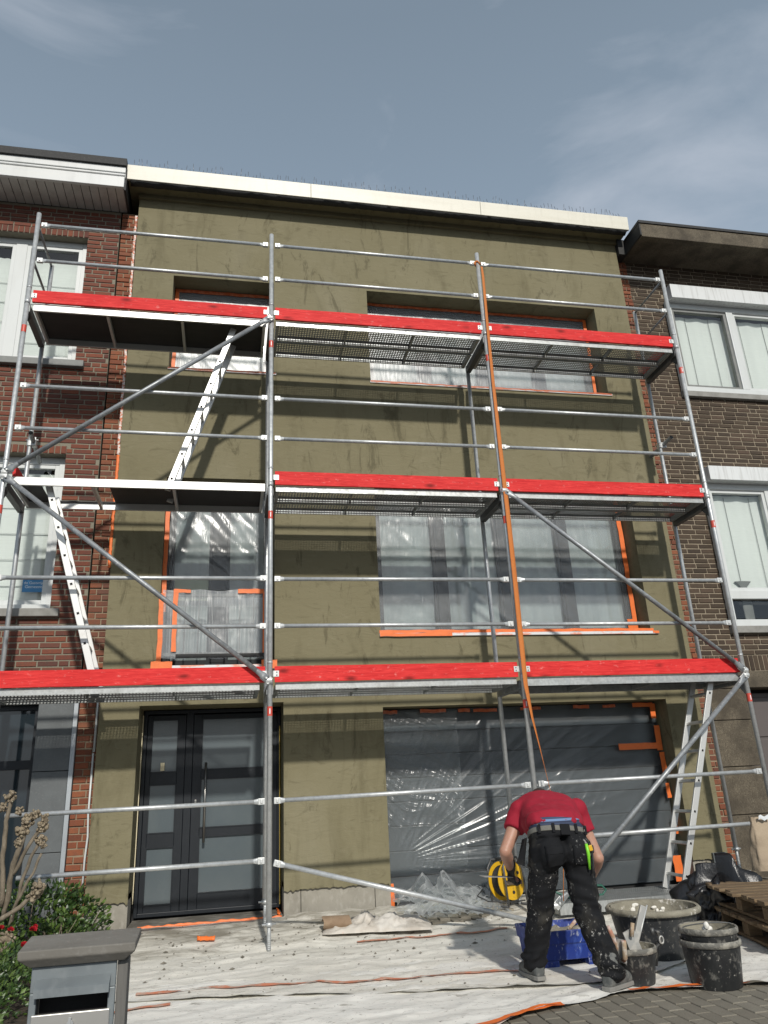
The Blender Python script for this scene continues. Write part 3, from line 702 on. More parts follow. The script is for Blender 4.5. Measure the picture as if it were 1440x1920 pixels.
a, b, c, d = HOLE['ur']; F_ = film('masking_film', 'grey film over the wide top floor window', a+.015, b-.01, c+.01, d-.02, 1.265, M['film_white'], .007, seed=4)
tape(F_, a+.02, b-.02, d-.05, d-.01, 1.254, M['tape_dark'], 5); tape(F_, b-.065, b-.02, c+.02, d-.02, 1.252, seed=6)
tape(F_, a-.005, b+.04, c-.02, c-.002, .983, M['tape_dark'], 7)
a, b, c, d = HOLE['mr']; F_ = film('masking_film', 'clear film over the wide first floor window with orange tape sill', a+.02, b-.02, c+.03, d-.02, 1.262, M['film'], .022, seed=8)
tape(F_, b-.075, b-.015, c+.08, d-.02, 1.248, seed=9); tape(F_, b-.15, b-.02, c+.02, c+.20, 1.244, seed=10)
tape(F_, 1.262, 4.62, c+.002, c+.035, .988, seed=11); tape(F_, 1.264, 2.1, c-.038, c+.0, .972, seed=12); tape(F_, 4.60, 4.68, c-.03, c-.002, .972, seed=13)
a, b, c, d = HOLE['ml']; F_ = film('masking_film', 'clear film over the tall balcony door window', a+.02, b-.01, 3.25, d-.02, 1.262, M['film'], .022, seed=14, nx=60)
tape(F_, a+.002, a+.05, c+.6, d-.02, 1.10, seed=15)
tag(plane_xz(-1.00, -.62, 3.34, 3.62, 1.325).build('paper_notice', pmat('pale_green_paper', (.52,.56,.40), .8)), 'pale green paper notice inside the balcony door glass', 'notice')
# wrapped balustrade in front of the balcony door
BA = thing('wrapped_balustrade', (-.5, .98, 2.56), 'balcony railing wrapped in milky film with orange tape edges', 'railing')
bars = MB(); bars.box(-1.06,.05,.985,1.015,2.66,2.695); bars.box(-1.06,.05,.985,1.015,3.30,3.335); bars.build('rail', M['dark_steel'], BA)
bm_ = MB().box(-.006,.006,.994,1.006,2.695,3.30).mesh('bar', M['dark_steel'])
for k in range(8): link('bar', bm_, BA, (-1.0+k*.145, 0, 0))
def wrap(u, v):
    X = -1.09+u*1.16; Z = 2.63+v*.735
    p = .9*abs(nz3(X*16, Z*1.2+.4, 2)) + .6*abs(nz3(X*34, Z*2, 9))*(v**1.5+.2) + .4*fbm(X*3, Z*3)
    return (X, .972 - .022*p*min(1, 8*min(u, 1-u)+.2), Z + (.02*nz3(X*5, 3) if v > .97 or v < .03 else 0))
MB().grid(110, 50, wrap).build('wrapping_film', M['film_white'], BA)
MB().grid(60, 6, lambda u, v: (-1.09+u*1.16, .972+v*.06, 3.367-.01*nz3(u*12, v))).build('top_film', M['film_white'], BA)
tape(BA, -1.125, -1.075, 2.60, 3.33, .962, seed=20); tape(BA, -.98, -.93, 2.70, 3.36, .952, M['tape'], 21); tape(BA, -.03, .025, 2.68, 3.34, .950, seed=22)
tape(BA, -.30, -.02, 3.33, 3.38, .952, seed=23); tape(BA, -.98, -.80, 3.335, 3.372, .952, seed=24); tape(BA, -1.175, -.96, 2.50, 2.60, .945, seed=25); tape(BA, -.04, .125, 2.51, 2.60, .945, seed=26)
MB().box(-.93, .04, .955, .975, 2.635, 2.675).build('bottom_rail', M['dark_trim'], BA)

# ---- front door
YD = 1.42
DR = thing('front_door', (-.53, YD, .17), 'anthracite front door with side light and long bar handle', 'door')
frame_bars(MB(), -1.25, .19, .17, 2.15, .035, YD-.01, YD+.08, [-.775], (), .075).build('door_frame', M['anthracite'], DR, bevel=.003)
def leaf(x0, x1, pans, nm):
    px0, px1 = pans[0][0], pans[0][1]
    lf = MB(); lf.box(x0, px0, YD, YD+.055, .18, 2.1); lf.box(px1, x1, YD, YD+.055, .18, 2.1)
    zs = [.18] + [v for p in pans for v in (p[2], p[3])] + [2.1]
    for i in range(0, len(zs), 2): lf.box(px0, px1, YD+.001, YD+.055, zs[i], zs[i+1])
    o = lf.build(nm, M['anthracite'], DR, bevel=.004)
    for p in pans:
        plane_xz(p[0], p[1], p[2], p[3], YD+.02).build('pane', M['frost'], o)
        frame_bars(MB(), p[0]-.004, p[1]+.004, p[2]-.004, p[3]+.004, .012, YD-.006, YD+.015).build('glazing_bead', M['anthracite'], o)
    return o
leaf(-1.212, -.815, [(-1.165,-.895,.27,.80), (-1.165,-.895,.93,1.40), (-1.165,-.895,1.52,2.055)], 'side_light')
lf = leaf(-.735, .153, [(-.645,.06,.35,.88), (-.645,.06,.96,1.44), (-.645,.06,1.53,2.055)], 'door_leaf')
M['steel_bar'] = pmat('brushed_steel_bar', (.30,.29,.27), .3, .9)
hb = MB(); hb.tube((-.595,YD-.06,.82), (-.595,YD-.06,1.60), .013, 12); hb.tube((-.595,YD-.06,.92), (-.595,YD+.02,.92), .008); hb.tube((-.595,YD-.06,1.485), (-.595,YD+.02,1.485), .008)
hb.build('bar_handle', M['steel_bar'], lf)
MB().box(-.702,-.68,YD-.012,YD,1.19,1.235).build('lock_cylinder', M['steel_bar'], lf, bevel=.004)
M['cream'] = pmat('cream_plastic', (.70,.62,.42), .6)
cl = MB(); cl.box(-1.06,-1.02,YD-.03,YD+.018,1.535,1.615); cl.box(-1.055,-1.03,YD-.036,YD-.03,1.56,1.575)
tag(cl.build('door_clip', M['cream'], bevel=.005), 'small cream clip stuck on the side light beside the front door', 'clip')
fd = MB(); fd.box(.175,.183,YD-.04,YD-.01,.2,1.95); fd.build('sealing_foam', pmat('yellow_foam_seam', (.60,.43,.10), .8, bump=(60,(1,1,1),.8,.01)), DR)
fd = MB(); fd.box(-1.262,-1.255,YD-.05,YD-.012,.3,2.1); fd.build('sealing_foam', M['cream'], DR)
M['doorstep'] = pmat('dirty_doorstep', (.13,.12,.10), .85, layers=[(8,(.5,1,1),.45,.65,(.33,.31,.27),.8),(30,(.4,1,1),.5,.7,(.05,.045,.035),.8)], bump=(30,(.5,1,1),.6,.01))
st_ = thing('doorstep', (-.53, 1.2, .05), 'dirty stone doorstep with orange tape along its edge', 'doorstep')
MB().box(-1.262, .19, .96, YD+.06, .03, .145).build('stone', M['doorstep'], st_, bevel=.008)
MB().grid(80, 2, lambda u, v: (-1.16+u*1.33, .955-.006*v+.004*nz3(u*40, v), .128+(v-.5)*.05*(1+.5*nz3(u*22, v*2)) + .012*nz3(u*9, 4))).build('tape', M['tape'], st_, solid=.003)
MB().grid(30, 2, lambda u, v: (.15+.03*nz3(u*9, v), .99+u*.40, .149+.02*v+.01*nz3(u*14, v))).build('tape', M['tape'], st_, solid=.003)

# ---- garage door behind loose film
GD = thing('garage_door', (2.95, 1.28, .12), 'dark grey sectional garage door behind loose clear film', 'garage door')
for k in range(8):
    z0 = .135+k*.2425
    MB().box(1.262, 4.63, 1.28+(.003 if k % 2 else 0), 1.34, z0+.004, z0+.2405).build('panel', M['garage'], GD, bevel=.006)
MB().box(1.262, 4.63, 1.31, 1.38, .10, 2.08).build('backing', M['core'], GD)
a, b, c, d = HOLE['ga']
F_ = film('masking_film', 'loose creased film hanging over the garage door with orange tape bits', a+.012, b-.015, c+.05, d-.01, 1.25, M['film_garage'], .05, a+.02, .50, seed=30, nx=330, ny=190)
fl2 = MB().grid(90, 150, lambda u, v: (a+.02+u*.86*(1+.02*nz3(v*4, 7)), 1.205-.03*nz3(u*1.6, v*2.4, 3)-.022*(1-abs(nz3(v*15+u*5+1.5*nz3(u*2,v*2), u*1.0, 6)))**6*(v > .25)-.014*(1-abs(nz3((v-u*1.1)*11, (v+u)*.9, 2)))**6, c+.35+v*(d-c-.40))).build('film_layer', M['film_garage'], F_)
for k, (x0, x1, z0, z1) in enumerate(((1.30,1.46,2.02,2.06),(1.72,2.02,2.02,2.06),(2.16,2.30,2.02,2.055),(2.34,2.62,2.015,2.05),(2.9,3.15,2.02,2.055),(3.55,3.75,2.02,2.055),(3.92,4.08,2.02,2.055),(4.30,4.56,2.015,2.06),
        (4.52,4.585,1.88,2.05),(4.53,4.60,1.52,1.80),(4.05,4.60,1.54,1.61),(4.55,4.61,1.22,1.50),(4.56,4.61,1.0,1.16),(4.57,4.62,.62,.80),(4.50,4.60,.14,.40))):
    tape(F_, x0, x1, z0, z1, 1.19, M['tape'] if x0 > 4 else M['tape_dark'], k)
tape(F_, a+.01, a+.05, .12, .34, 1.10, seed=44)

# ================================================================ right house, brown brick
BH = thing('brown_brick_house', (7.6, 1.12, .12), 'brown brick row house with white shutter boxes and pebbled concrete cladding', 'house')
rh_holes = [(5.78,8.60,6.27,7.98), (5.76,8.60,2.95,5.08)]
bw_ = wall_holes(MB(), 5.25, 10.2, 2.40, 8.45, rh_holes, YB+.009, 1.42).build('wall', M['mortar_brown'], BH)
bl = lay(5.258, 10.2, 2.60, 8.44, rh_holes, course=.0655, L=.183, H=.084, phead=.04, joint=.014, seed=5)
x = 5.262
while x < 10.1: bl.append((x, 2.405, .055, .185)); x += .0665
brickwork(bw_, bl, M['brick_brown'], YB, 300, 12)
MB().box(5.12, 10.2, 1.42, 9.0, .1, 8.7).build('house_core', M['core'], BH)  # solid house body, interior darkness put into its colour
ev = MB(); ev.box(5.19, 10.2, .50, .60, 8.375, 8.60); eave = ev.build('eaves', M['grit'], BH, bevel=.01)
MB().add([(5.17,.50,8.40),(5.17,.5,8.6),(5.17,1.5,8.6),(5.17,1.5,8.40),(5.19,.50,8.40),(5.19,.5,8.6),(5.19,1.5,8.6),(5.19,1.5,8.40)], [(0,1,2,3),(4,7,6,5),(0,4,5,1),(1,5,6,2),(0,3,7,4)]).build('end_board', M['dark_trim'], eave)
MB().box(5.19, 10.2, .60, 1.45, 8.41, 8.45).build('soffit', M['grit'], eave)
MB().box(5.165, 10.2, .485, 1.45, 8.602, 8.645).build('roof_edge', M['dark_trim'], eave)
MB().box(5.13, 10.2, 1.0, 9.0, 8.60, 8.70).build('roof', M['roofing'], BH)
def right_window(z0, z1, zbox, mull, zs, low):
    bx = MB().add([(5.80,.955,zbox[0]),(8.62,.955,zbox[0]),(8.62,.955,zbox[1]),(5.80,.955,zbox[1]),(5.80,1.2,zbox[0]-.0),(8.62,1.2,zbox[0]),(8.62,1.2,zbox[1]),(5.80,1.2,zbox[1])],
                  [(0,1,2,3),(0,4,5,1),(3,2,6,7),(0,3,7,4),(1,5,6,2)])
    bo = bx.build('shutter_box', M['roller'], BH, bevel=.006)
    wn = frame_bars(MB(), 5.76, 8.60, z0, z1, .085, 1.09, 1.19, mull, zs, .11).build('window', M['pvc'], BH, bevel=.005)
    MB().box(5.74, 5.80, 1.05, 1.10, z0, zbox[0]).build('guide_rail', M['pvc'], wn, bevel=.004)
    bounds = [5.845] + [v for x in mull for v in (x-.055, x+.055)] + [8.515]
    zz = [z0+.085] + [v for z in zs for v in (z-.055, z+.055)] + [z1-.085]
    for i in range(0, len(bounds), 2):
        for j in range(0, len(zz), 2):
            if j or not low: frame_bars(MB(), bounds[i]-.003, bounds[i+1]+.003, zz[j]-.003, zz[j+1]+.003, .045, 1.115, 1.18).build('sash', M['pvc'] if i or low else M['sill'], wn, bevel=.003)
            plane_xz(bounds[i]+.02, bounds[i+1]-.02, zz[j]+.02, zz[j+1]-.02, 1.15).build('pane', M['glass'], wn)
    MB().grid(80, 3, lambda u, v: (5.83+u*2.7, 1.235+.008*math.sin(u*60), z0+(.50 if low else .06)+v*(z1-z0-(.62 if low else .20)))).build('blind', M['blind'], wn)
    for x in (6.12, 6.5, 7.0, 7.4): MB().box(x, x+.006, 1.222, 1.226, z0+(.5 if low else .07), z1-.15).build('blind_edge', M['sill'], wn)
    return wn
right_window(6.27, 7.74, (7.74,7.97), [6.79], (), False); wn = right_window(2.95, 4.88, (4.88,5.08), [6.73], [3.355], True)
vs_ = MB(); vs_.lathe((6.13,1.205,3.05), [(.07,0),(.075,.2),(.055,.33),(.05,.44),(.12,.50),(.12,.505),(.03,.49)], 20, sy=.25); vs_.build('vase', M['sill'], wn)
MB().box(5.74, 8.64, 1.06, 1.2, 6.185, 6.268).build('window_sill', M['grey_concrete'], BH, bevel=.006)
MB().box(5.74, 8.64, 1.06, 1.2, 2.86, 2.948).build('window_sill', M['grey_concrete'], BH, bevel=.006)
for (z0, z1) in ((.1,.775),(.782,1.295),(1.302,1.82),(1.827,2.19)):
    MB().box(5.265, 5.83, YB-.02, 1.4, z0, z1).build('pebble_slab', M['grit'], BH, bevel=.008)
MB().box(5.265, 10.2, YB-.035, 1.4, 2.195, 2.395).build('pebble_slab', M['grit'], BH, bevel=.008)
M['brown_door'] = pmat('brown_garage_door', (.10,.085,.08), .5, layers=[(3,(1,1,1),.4,.7,(.12,.10,.095),.6)])
gd2 = MB().box(5.83, 8.5, 1.34, 1.40, .1, 2.15).build('garage_door', M['brown_door'], BH)
for k in range(4): MB().box(5.84, 8.5, 1.325, 1.34, .13+k*.5, .60+k*.5).build('panel', M['brown_door'], gd2, bevel=.01)
MB().box(8.5, 10.2, YB-.02, 1.4, .1, 2.19).build('pebble_slab', M['grit'], BH, bevel=.008)

# ================================================================ scaffold
L1, L2, L3 = 2.254, 4.254, 6.254
LV = {1: L1, 2: L2, 3: L3}; OFF = {1: -.022, 2: -.020, 3: -.020}
XP = {'A': -2.54, 'B': 0.0, 'C': 2.502, 'D': 4.992}; YI = .73
SC = thing('scaffold', (1.2, .36, 0), 'galvanised frame scaffold with red toe boards in front of the rendered house', 'scaffold')
def ring(mb, c, r, h, n=14): mb.tube((c[0], c[1], c[2]-h/2), (c[0], c[1], c[2]+h/2), r, n)
for k, x in XP.items():
    for y in (0.0, YI):
        gz = ground_z(x, y) + (.16 if (k == 'D' and y > 0) else 0)
        top = L3+1.13 if y == 0 else (L3+1.0 if k in 'AD' else L3-.03)
        m = MB(); m.tube((x, y, gz+.22), (x, y, top), .0242, 16)
        for l in LV.values():
            if l+OFF[1] < top: ring(m, (x, y, l-.02), .0285, .05); ring(m, (x, y, l+.16), .0262, .02)
        st = m.build('standard', M['galv'], SC)
        j = MB(); j.tube((x, y, gz+.008), (x, y, gz+.26), .0165, 12)
        for q_ in range(14): ring(j, (x, y, gz+.03+q_*.014), .0188, .006, 10)
        ring(j, (x, y, gz+.215), .034, .03, 8); j.box(x-.075, x+.075, y-.075, y+.075, gz+.001, gz+.008)
        j.tube((x-.06, y-.01, gz+.215), (x+.06, y+.01, gz+.215), .008, 8)
        j.build('base_jack', M['galv'], st)
        if y == 0 and k != 'A':
            for n_, l in LV.items():
                zt = l-.40 if n_ > 1 else l-.33
                d = MB(); d.tube((x, y, zt), (x, y, zt+.085), .0252, 16, cap=False); d.build('red_decal', M['decal_red'], st)
                d = MB(); d.obox((x, y-.0262, zt+.042), (1,0,0), (0,1,0), (0,0,1), .004, .0006, .024); d.build('white_print', M['white_ink'], st)
        elif y == 0:
            for n_, l in LV.items():
                d = MB(); d.tube((x, y, l-.40), (x, y, l-.315), .0252, 16, cap=False); d.build('red_decal', M['decal_red'], st)
    for n_, l in LV.items():                                   # transoms that carry the decks
        z = l+OFF[n_]-.085
        t_ = MB(); t_.box(x-.03, x-.024, .02, YI-.02, z-.02, z+.055); t_.box(x+.024, x+.03, .02, YI-.02, z-.02, z+.055); t_.box(x-.03, x+.03, .02, YI-.02, z-.026, z-.020)
        t_.add([(x-.006,.03,z-.02),(x-.006,.16,z-.02),(x-.006,.03,z-.15),(x+.006,.03,z-.02),(x+.006,.16,z-.02),(x+.006,.03,z-.15)], [(0,1,2),(3,5,4),(1,4,5,2)])
        t_.build('transom', M['dark_steel'] if n_ > 1 else M['galv_dull'], SC)
# guardrails with flattened ends and wedge fittings
def rail(xa, xb, za, zb, y=0.0, name='guardrail', mat='galv', r=.0195, ends=(True, True), gap=.05):
    a = Vector((xa, y, za)); b = Vector((xb, y, zb)); d = (b-a).normalized()
    m = MB(); p0 = a + d*(gap+.085 if ends[0] else 0); p1 = b - d*(gap+.085 if ends[1] else 0)
    m.path([p0, p1], r, 14, cap=True)
    for e, p, s in ((ends[0], p0, -1), (ends[1], p1, 1)):
        if e: # flattened lug
            q = p + d*s*.05; up = d.cross(Vector((0,1,0))).normalized()
            rings = []; b0 = len(m.v)
            for t_, (hy, hz) in ((0,(r,r)), (.35,(r*.72,r*1.18)), (.7,(.008,r*1.32)), (1,(.006,r*1.3))):
                c = p.lerp(q, t_)
                for k in range(14):
                    an = 2*math.pi*k/14; m.v.append(tuple(c + Vector((0,1,0))*hy*math.cos(an) + up*hz*math.sin(an)))
            for i in range(3):
                for k in range(14):
                    k2 = (k+1) % 14; m.f.append([b0+i*14+k, b0+i*14+k2, b0+(i+1)*14+k2, b0+(i+1)*14+k]); m.m.append(0); m.sm.append(True)
    o = m.build(name, M[mat], SC)
    for e, p, s in ((ends[0], p0, -1), (ends[1], p1, 1)):
        if e:
            f = MB(); c = p + d*s*.066; f.obox(c, d, (0,1,0), d.cross(Vector((0,1,0))), .030, .017, .027)
            f.obox(c+Vector((0,-.02,.0)), d, (0,1,0), d.cross(Vector((0,1,0))), .010, .006, .016)
            f.build('wedge_fitting', M['fitting'], o, bevel=.004)
    return o
P4 = ['A', 'B', 'C', 'D']
for i in range(3):
    xa, xb = XP[P4[i]], XP[P4[i+1]]
    for l in LV.values():
        for dz in (.978, .506): rail(xa, xb, l+dz+rnd.uniform(-.006,.006), l+dz+rnd.uniform(-.006,.006))
rail(-2.18, 0, 1.18, 1.19, ends=(False, True)); rail(-2.04, 0, .70, .71, ends=(False, True))
rail(0, XP['C'], 1.19, 1.215); rail(XP['C'], XP['D'], 1.22, 1.235)
rail(XP['C'], XP['D']+.25, .735, .755, ends=(True, False))
# diagonal braces
def brace(p0, p1, mat='galv_dull', r=.0242, flat=True):
    p0 = Vector(p0); p1 = Vector(p1); d = (p1-p0).normalized(); m = MB()
    a = p0+d*.16; b = p1-d*.16; m.path([a, b], r, 16); up = d.cross(Vector((0,1,0))).normalized()
    for p, s in ((a, -1), (b, 1)):
        b0 = len(m.v)
        for t_, (hy, hz) in ((0,(r,r)), (.3,(r*.8,r*1.15)), (.6,(.008,r*1.4)), (1,(.006,r*1.45))):
            c = p + d*s*.13*t_
            for k in range(14):
                an = 2*math.pi*k/14; m.v.append(tuple(c + Vector((0,1,0))*hy*math.cos(an) + up*hz*math.sin(an)))
        for i in range(3):
            for k in range(14):
                k2 = (k+1) % 14; m.f.append([b0+i*14+k, b0+i*14+k2, b0+(i+1)*14+k2, b0+(i+1)*14+k]); m.m.append(0); m.sm.append(True)
        m.f.append([b0+42+k for k in range(14)]); m.m.append(0); m.sm.append(False)
    o = m.build('diagonal_brace', M[mat], SC)
    for p, s in ((a, -1), (b, 1)):
        c = p + d*s*.115; f = MB(); f.obox(c+Vector((0,.012,0)), d, (0,1,0), up, .05, .010, .036); f.tube(c+Vector((0,-.026,0)), c+Vector((0,.045,0)), .011, 10)
        f.tube(c+Vector((-.03,.02,0))+d*s*.03, c+Vector((.03,.02,0))+d*s*.03, .03, 10)
        f.build('brace_clamp', M['fitting'], o, bevel=.004)
    return o
YBR = -.052
brace((XP['A'], YBR, L2+.0), (XP['B'], YBR, L3-.03)); brace((XP['A'], YBR, L2-.02), (XP['B'], YBR, L1-.02))
brace((XP['C'], YBR, L2-.02), (XP['D'], YBR, L1-.02)); brace((XP['D'], YBR, L1-.05), (XP['C']+.06, YBR, .17))
rail(0, XP['C']-.02, .70, .03, y=-.03, name='diagonal_brace', r=.0215)
# end guards across the ends on the top level, wall ties
for k in 'AD':
    x = XP[k]
    for dz in (.978, .506):
        m = MB(); m.tube((x, .025, L3+dz), (x, YI-.025, L3+dz), .014, 10); m.build('end_guard', M['galv_dull'], SC)
for (k, z) in (('A', 4.93), ('D', 5.22)):
    x = XP[k]; m = MB(); m.tube((x+.05, .52, z+.03), (x+.02, 1.13, z-.04), .024, 14, cap=False); o = m.build('wall_tie', M['galv_dull'], SC)
    f = MB(); f.obox((x+.02, .73, z), (1,0,0), (0,1,0), (0,0,1), .045, .035, .035); f.tube((x-.04,.70,z+.03), (x+.09,.70,z+.03), .009, 8); f.tube((x+.06,.69,z-.04), (x+.06,.69,z+.06), .01, 8); f.build('coupler', M['fitting'], o, bevel=.006)
# toe boards
def toe(xa, xb, lv, end=None):
    z0 = LV[lv]+OFF[lv]; h = .147
    n = 26; m = MB(); y0, y1 = -.004, .024; sd_ = rnd.random()*50
    ed = lambda x, s: .004*nz3(x*2.3+sd_, s) 
    for i in range(n):
        a, b = xa+(xb-xa)*i/n, xa+(xb-xa)*(i+1)/n
        m.add([(a,y0,z0+ed(a,1)),(b,y0,z0+ed(b,1)),(b,y0,z0+h+ed(b,5)),(a,y0,z0+h+ed(a,5)),(a,y1,z0+ed(a,1)),(b,y1,z0+ed(b,1)),(b,y1,z0+h+ed(b,5)),(a,y1,z0+h+ed(a,5))],
              [(0,1,2,3),(7,6,5,4),(3,2,6,7),(0,4,5,1)])
    b0 = len(m.v); m.add([(xa,y0,z0),(xa,y1,z0),(xa,y1,z0+h),(xa,y0,z0+h)], [(3,2,1,0)]); m.add([(xb,y0,z0),(xb,y1,z0),(xb,y1,z0+h),(xb,y0,z0+h)], [(0,1,2,3)])
    o = m.build('toe_board', M['redboard'], SC)
    for x, s in ((xa, 1), (xb, -1)):
        f = MB(); f.box(min(x-s*.012, x+s*.04), max(x-s*.012, x+s*.04), y0-.005, y0-.001, z0+.048, z0+.105)
        f.box(min(x-s*.012, x-s*.018), max(x-s*.012, x-s*.018), y0-.005, y1+.01, z0+.048, z0+.105); br = f.build('end_bracket', M['fitting'], o, bevel=.003)
        h_ = MB()
        for zz in (z0+.063, z0+.09): h_.tube((x+s*.022, y0-.0075, zz), (x+s*.018, y0-.004, zz), .007, 8)
        h_.build('bolt_hole', M['hollow_shade'], br) if False else h_.build('bolt', M['dark_steel'], o)
for i in range(3):
    xa, xb = XP[P4[i]]+.045, XP[P4[i+1]]-.045
    for lv in (1, 2, 3):
        if i == 0 and lv == 2: continue
        toe(xa, xb, lv)
def toe_end(x, lv):
    z0 = LV[lv]+OFF[lv]+.004; m = MB(); m.box(x-.012, x+.016, .05, .70, z0, z0+.14); m.build('toe_board', M['redboard'], SC)
toe_end(XP['A']+.07, 2); toe_end(XP['D']-.045, 1); toe_end(XP['D']-.05, 2)
toe_end(XP['D']-.05, 3)
# steel planks with perforated walking surface
def steel_plank_mesh():
    L, W, H = 2.39, .318, .062; m = MB()
    nx, ny = 76, 7; px = (L-.06)/nx; hx, hy = .0165, .0165
    X = [0.0]; 
    for i in range(nx): X += [.03+i*px+(px-hx)/2, .03+i*px+(px+hx)/2]
    X.append(L); pit = (W-.05)/ny; Yl = [0.0]
    for j in range(ny): Yl += [.025+j*pit+(pit-hy)/2, .025+j*pit+(pit+hy)/2]
    Yl.append(W); NX = len(X); b = len(m.v)
    for y in Yl:
        for x in X: m.v.append((x, y, 0))
    for j in range(len(Yl)-1):
        for i in range(NX-1):
            if i % 2 == 1 and j % 2 == 1:
                continue
            m.f.append([b+j*NX+i, b+j*NX+i+1, b+(j+1)*NX+i+1, b+(j+1)*NX+i]); m.m.append(0); m.sm.append(False)
    for (y0, s) in ((0, 1), (W, -1)):
        m.box(0, L, min(y0, y0+s*.004), max(y0, y0+s*.004), -H, -.001); m.box(0, L, min(y0+s*.004, y0+s*.018), max(y0+s*.004, y0+s*.018), -H, -H+.004)
    for t_ in (.34, .67): m.box(L*t_-.006, L*t_+.006, .006, W-.006, -.045, -.004)
    for x in (0, L-.035): m.box(x, x+.035, .004, W-.004, -H+.002, -.004)
    return m.mesh('steel_plank', M['deck_steel'])
SPM = steel_plank_mesh()
for i in range(3):
    for lv in (1, 2, 3):
        if (i == 0 and lv > 1) or (i == 2 and lv == 1): continue
        for y in (.028, .372):
            link('steel_plank', SPM, SC, (XP[P4[i]]+.055, y, LV[lv]+OFF[lv]-.004))
# aluminium access decks with plywood panels and hatch
def access_deck(i, lv, hatch):
    x0, x1 = XP[P4[i]]+.055, XP[P4[i+1]]-.055; zt = LV[lv]+OFF[lv]-.004
    if lv == 2: zt += .02
    fr = MB(); fr.box(x0, x1, .026, .046, zt-.085, zt); fr.box(x0, x1, .668, .688, zt-.085, zt)
    for t_ in (0, .30, .62, .985): x = x0+(x1-x0)*t_; fr.box(x, x+.03, .046, .668, zt-.075, zt-.022)
    dk = fr.build('access_deck', M['alu'] if lv > 1 else M['deck_steel'], SC, bevel=.003)
    hx0, hx1 = hatch
    for (a, b) in ((x0+.002, hx0), (hx1, x1-.002)):
        if b > a: MB().box(a, b, .047, .667, zt-.014, zt-.003).build('plywood_panel', M['ply'], dk)
    MB().box(hx0, hx1, .047, .085, zt-.014, zt-.003).build('plywood_panel', M['ply'], dk); MB().box(hx0, hx1, .64, .667, zt-.014, zt-.003).build('plywood_panel', M['ply'], dk)
    hl = MB(); hl.obox(((hx0+hx1)/2, .655, zt+.26), (1,0,0), (0,.12,.99), (0,.99,-.12), (hx1-hx0)/2, .27, .006)
    if lv == 3: MB().box(hx0, hx1, .085, .64, zt-.014, zt-.003).build('hatch', M['ply'], dk)
    elif lv == 1: MB().box(hx0, hx1, .085, .64, zt-.014, zt-.003).build('hatch', M['ply'], dk)
    lt = MB(); lt.tube((hx0+.1,.12,zt-.03), (hx0+.2,.12,zt-.03), .009, 8); lt.box(hx0+.1,hx0+.2,.105,.135,zt-.022,zt-.016); lt.build('hatch_latch', M['galv'], dk)
access_deck(0, 3, (-.75, -.10)); access_deck(0, 2, (-2.25, -1.60)); access_deck(2, 1, (4.25, 4.85))

# ================================================================ ladders of the access decks
def ladder(bot, top, y0, y1, label, n, feet=False):
    (xa, za), (xb, zb) = bot, top
    th = thing('ladder', ((xa), (y0+y1)/2, za), label, 'ladder', 'aluminium ladders on the scaffold')
    d = Vector((xb-xa, 0, zb-za)); L = d.length; d.normalize(); nrm = Vector((-d.z, 0, d.x))
    for y in (y0, y1):
        m = MB(); c = Vector(((xa+xb)/2, y, (za+zb)/2)); m.obox(c, d, (0,1,0), nrm, L/2, .012, .032); m.build('stile', M['alu'], th, bevel=.004)
    for k in range(n):
        t_ = (k+.45)/n; p = Vector((xa, 0, za)) + d*L*t_
        m = MB(); m.obox(p+Vector((0,(y0+y1)/2,0)), (0,1,0), d, nrm, (y1-y0)/2+.013, .014, .014); m.build('rung', M['alu'], th, bevel=.003)
        e = MB(); e.obox(p+Vector((0,y0-.0132,0)), (0,1,0), d, nrm, .0006, .0105, .0105); e.build('painted_hollow', M['hollow_shade'], th)  # solid black plate stands in for the shaded mouth of the tube
    return th
ladder((-1.575, 2.235), (-2.165, 4.22), .16, .50, 'aluminium ladder leaning up to the open hatch before the brick house', 7)
ladder((-1.035, 4.20), (-.41, 6.17), .16, .50, 'aluminium ladder standing on the white edged middle platform', 7)
ladder((3.97, .180), (4.70, 2.20), .16, .50, 'aluminium ladder standing on the loose deck beside the garage opening', 7)

# ================================================================ ratchet strap hanging beside a standard
SP = thing('ratchet_strap', (2.6, -.06, .2), 'orange webbing strap tied to the top of a scaffold post', 'strap')
pts = [(903,500,-.045),(906,520,-.05),(914,610,-.05),(925,720,-.05),(938,840,-.05),(952,960,-.052),(966,1090,-.055),(977,1200,-.06),(986,1285,-.07),(998,1345,-.09),(1012,1400,-.12),(1024,1450,-.15),(1036,1500,-.18)]
wp = [at(x, y, Y) for (x, y, Y) in pts]
wd = [.012,.016,.018,.019,.022,.026,.028,.026,.026,.018,.014,.007,.004]; tw = [0,.15,.2,.1,-.1,.1,.2,0,.3,.6,.9,1.25,1.4]
m = MB(); NS = (len(wp)-1)*6
def strap_pt(u, v):
    t_ = v*(len(wp)-1); i = min(int(t_), len(wp)-2); f = t_-i
    p = wp[i].lerp(wp[i+1], f); w = (wd[i]*(1-f)+wd[i+1]*f)*2; a = tw[i]*(1-f)+tw[i+1]*f
    return p + Vector((math.cos(a), math.sin(a), .05))*((u-.5)*w)
m.grid(3, NS, strap_pt); m.build('webbing', M['strap'], SP, solid=.003)
k = MB(); k.path([(XP['C']+.030*math.cos(a), .030*math.sin(a), 7.235+.02*math.sin(a*2)) for a in [i*math.pi/8 for i in range(17)]], .010, 6); k.path([(XP['C']-.03,-.03,7.24),(XP['C']-.055,-.04,7.21),(XP['C']-.05,-.05,7.17)], .012, 6)
k.build('knot', M['strap'], SP)
tl = MB(); tl.path([tuple(wp[-1]), tuple(wp[-1]+Vector((.05,-.02,-.35))), (2.62,-.10,.22)], .004, 6); tl.build('tail', M['strap'], SP)

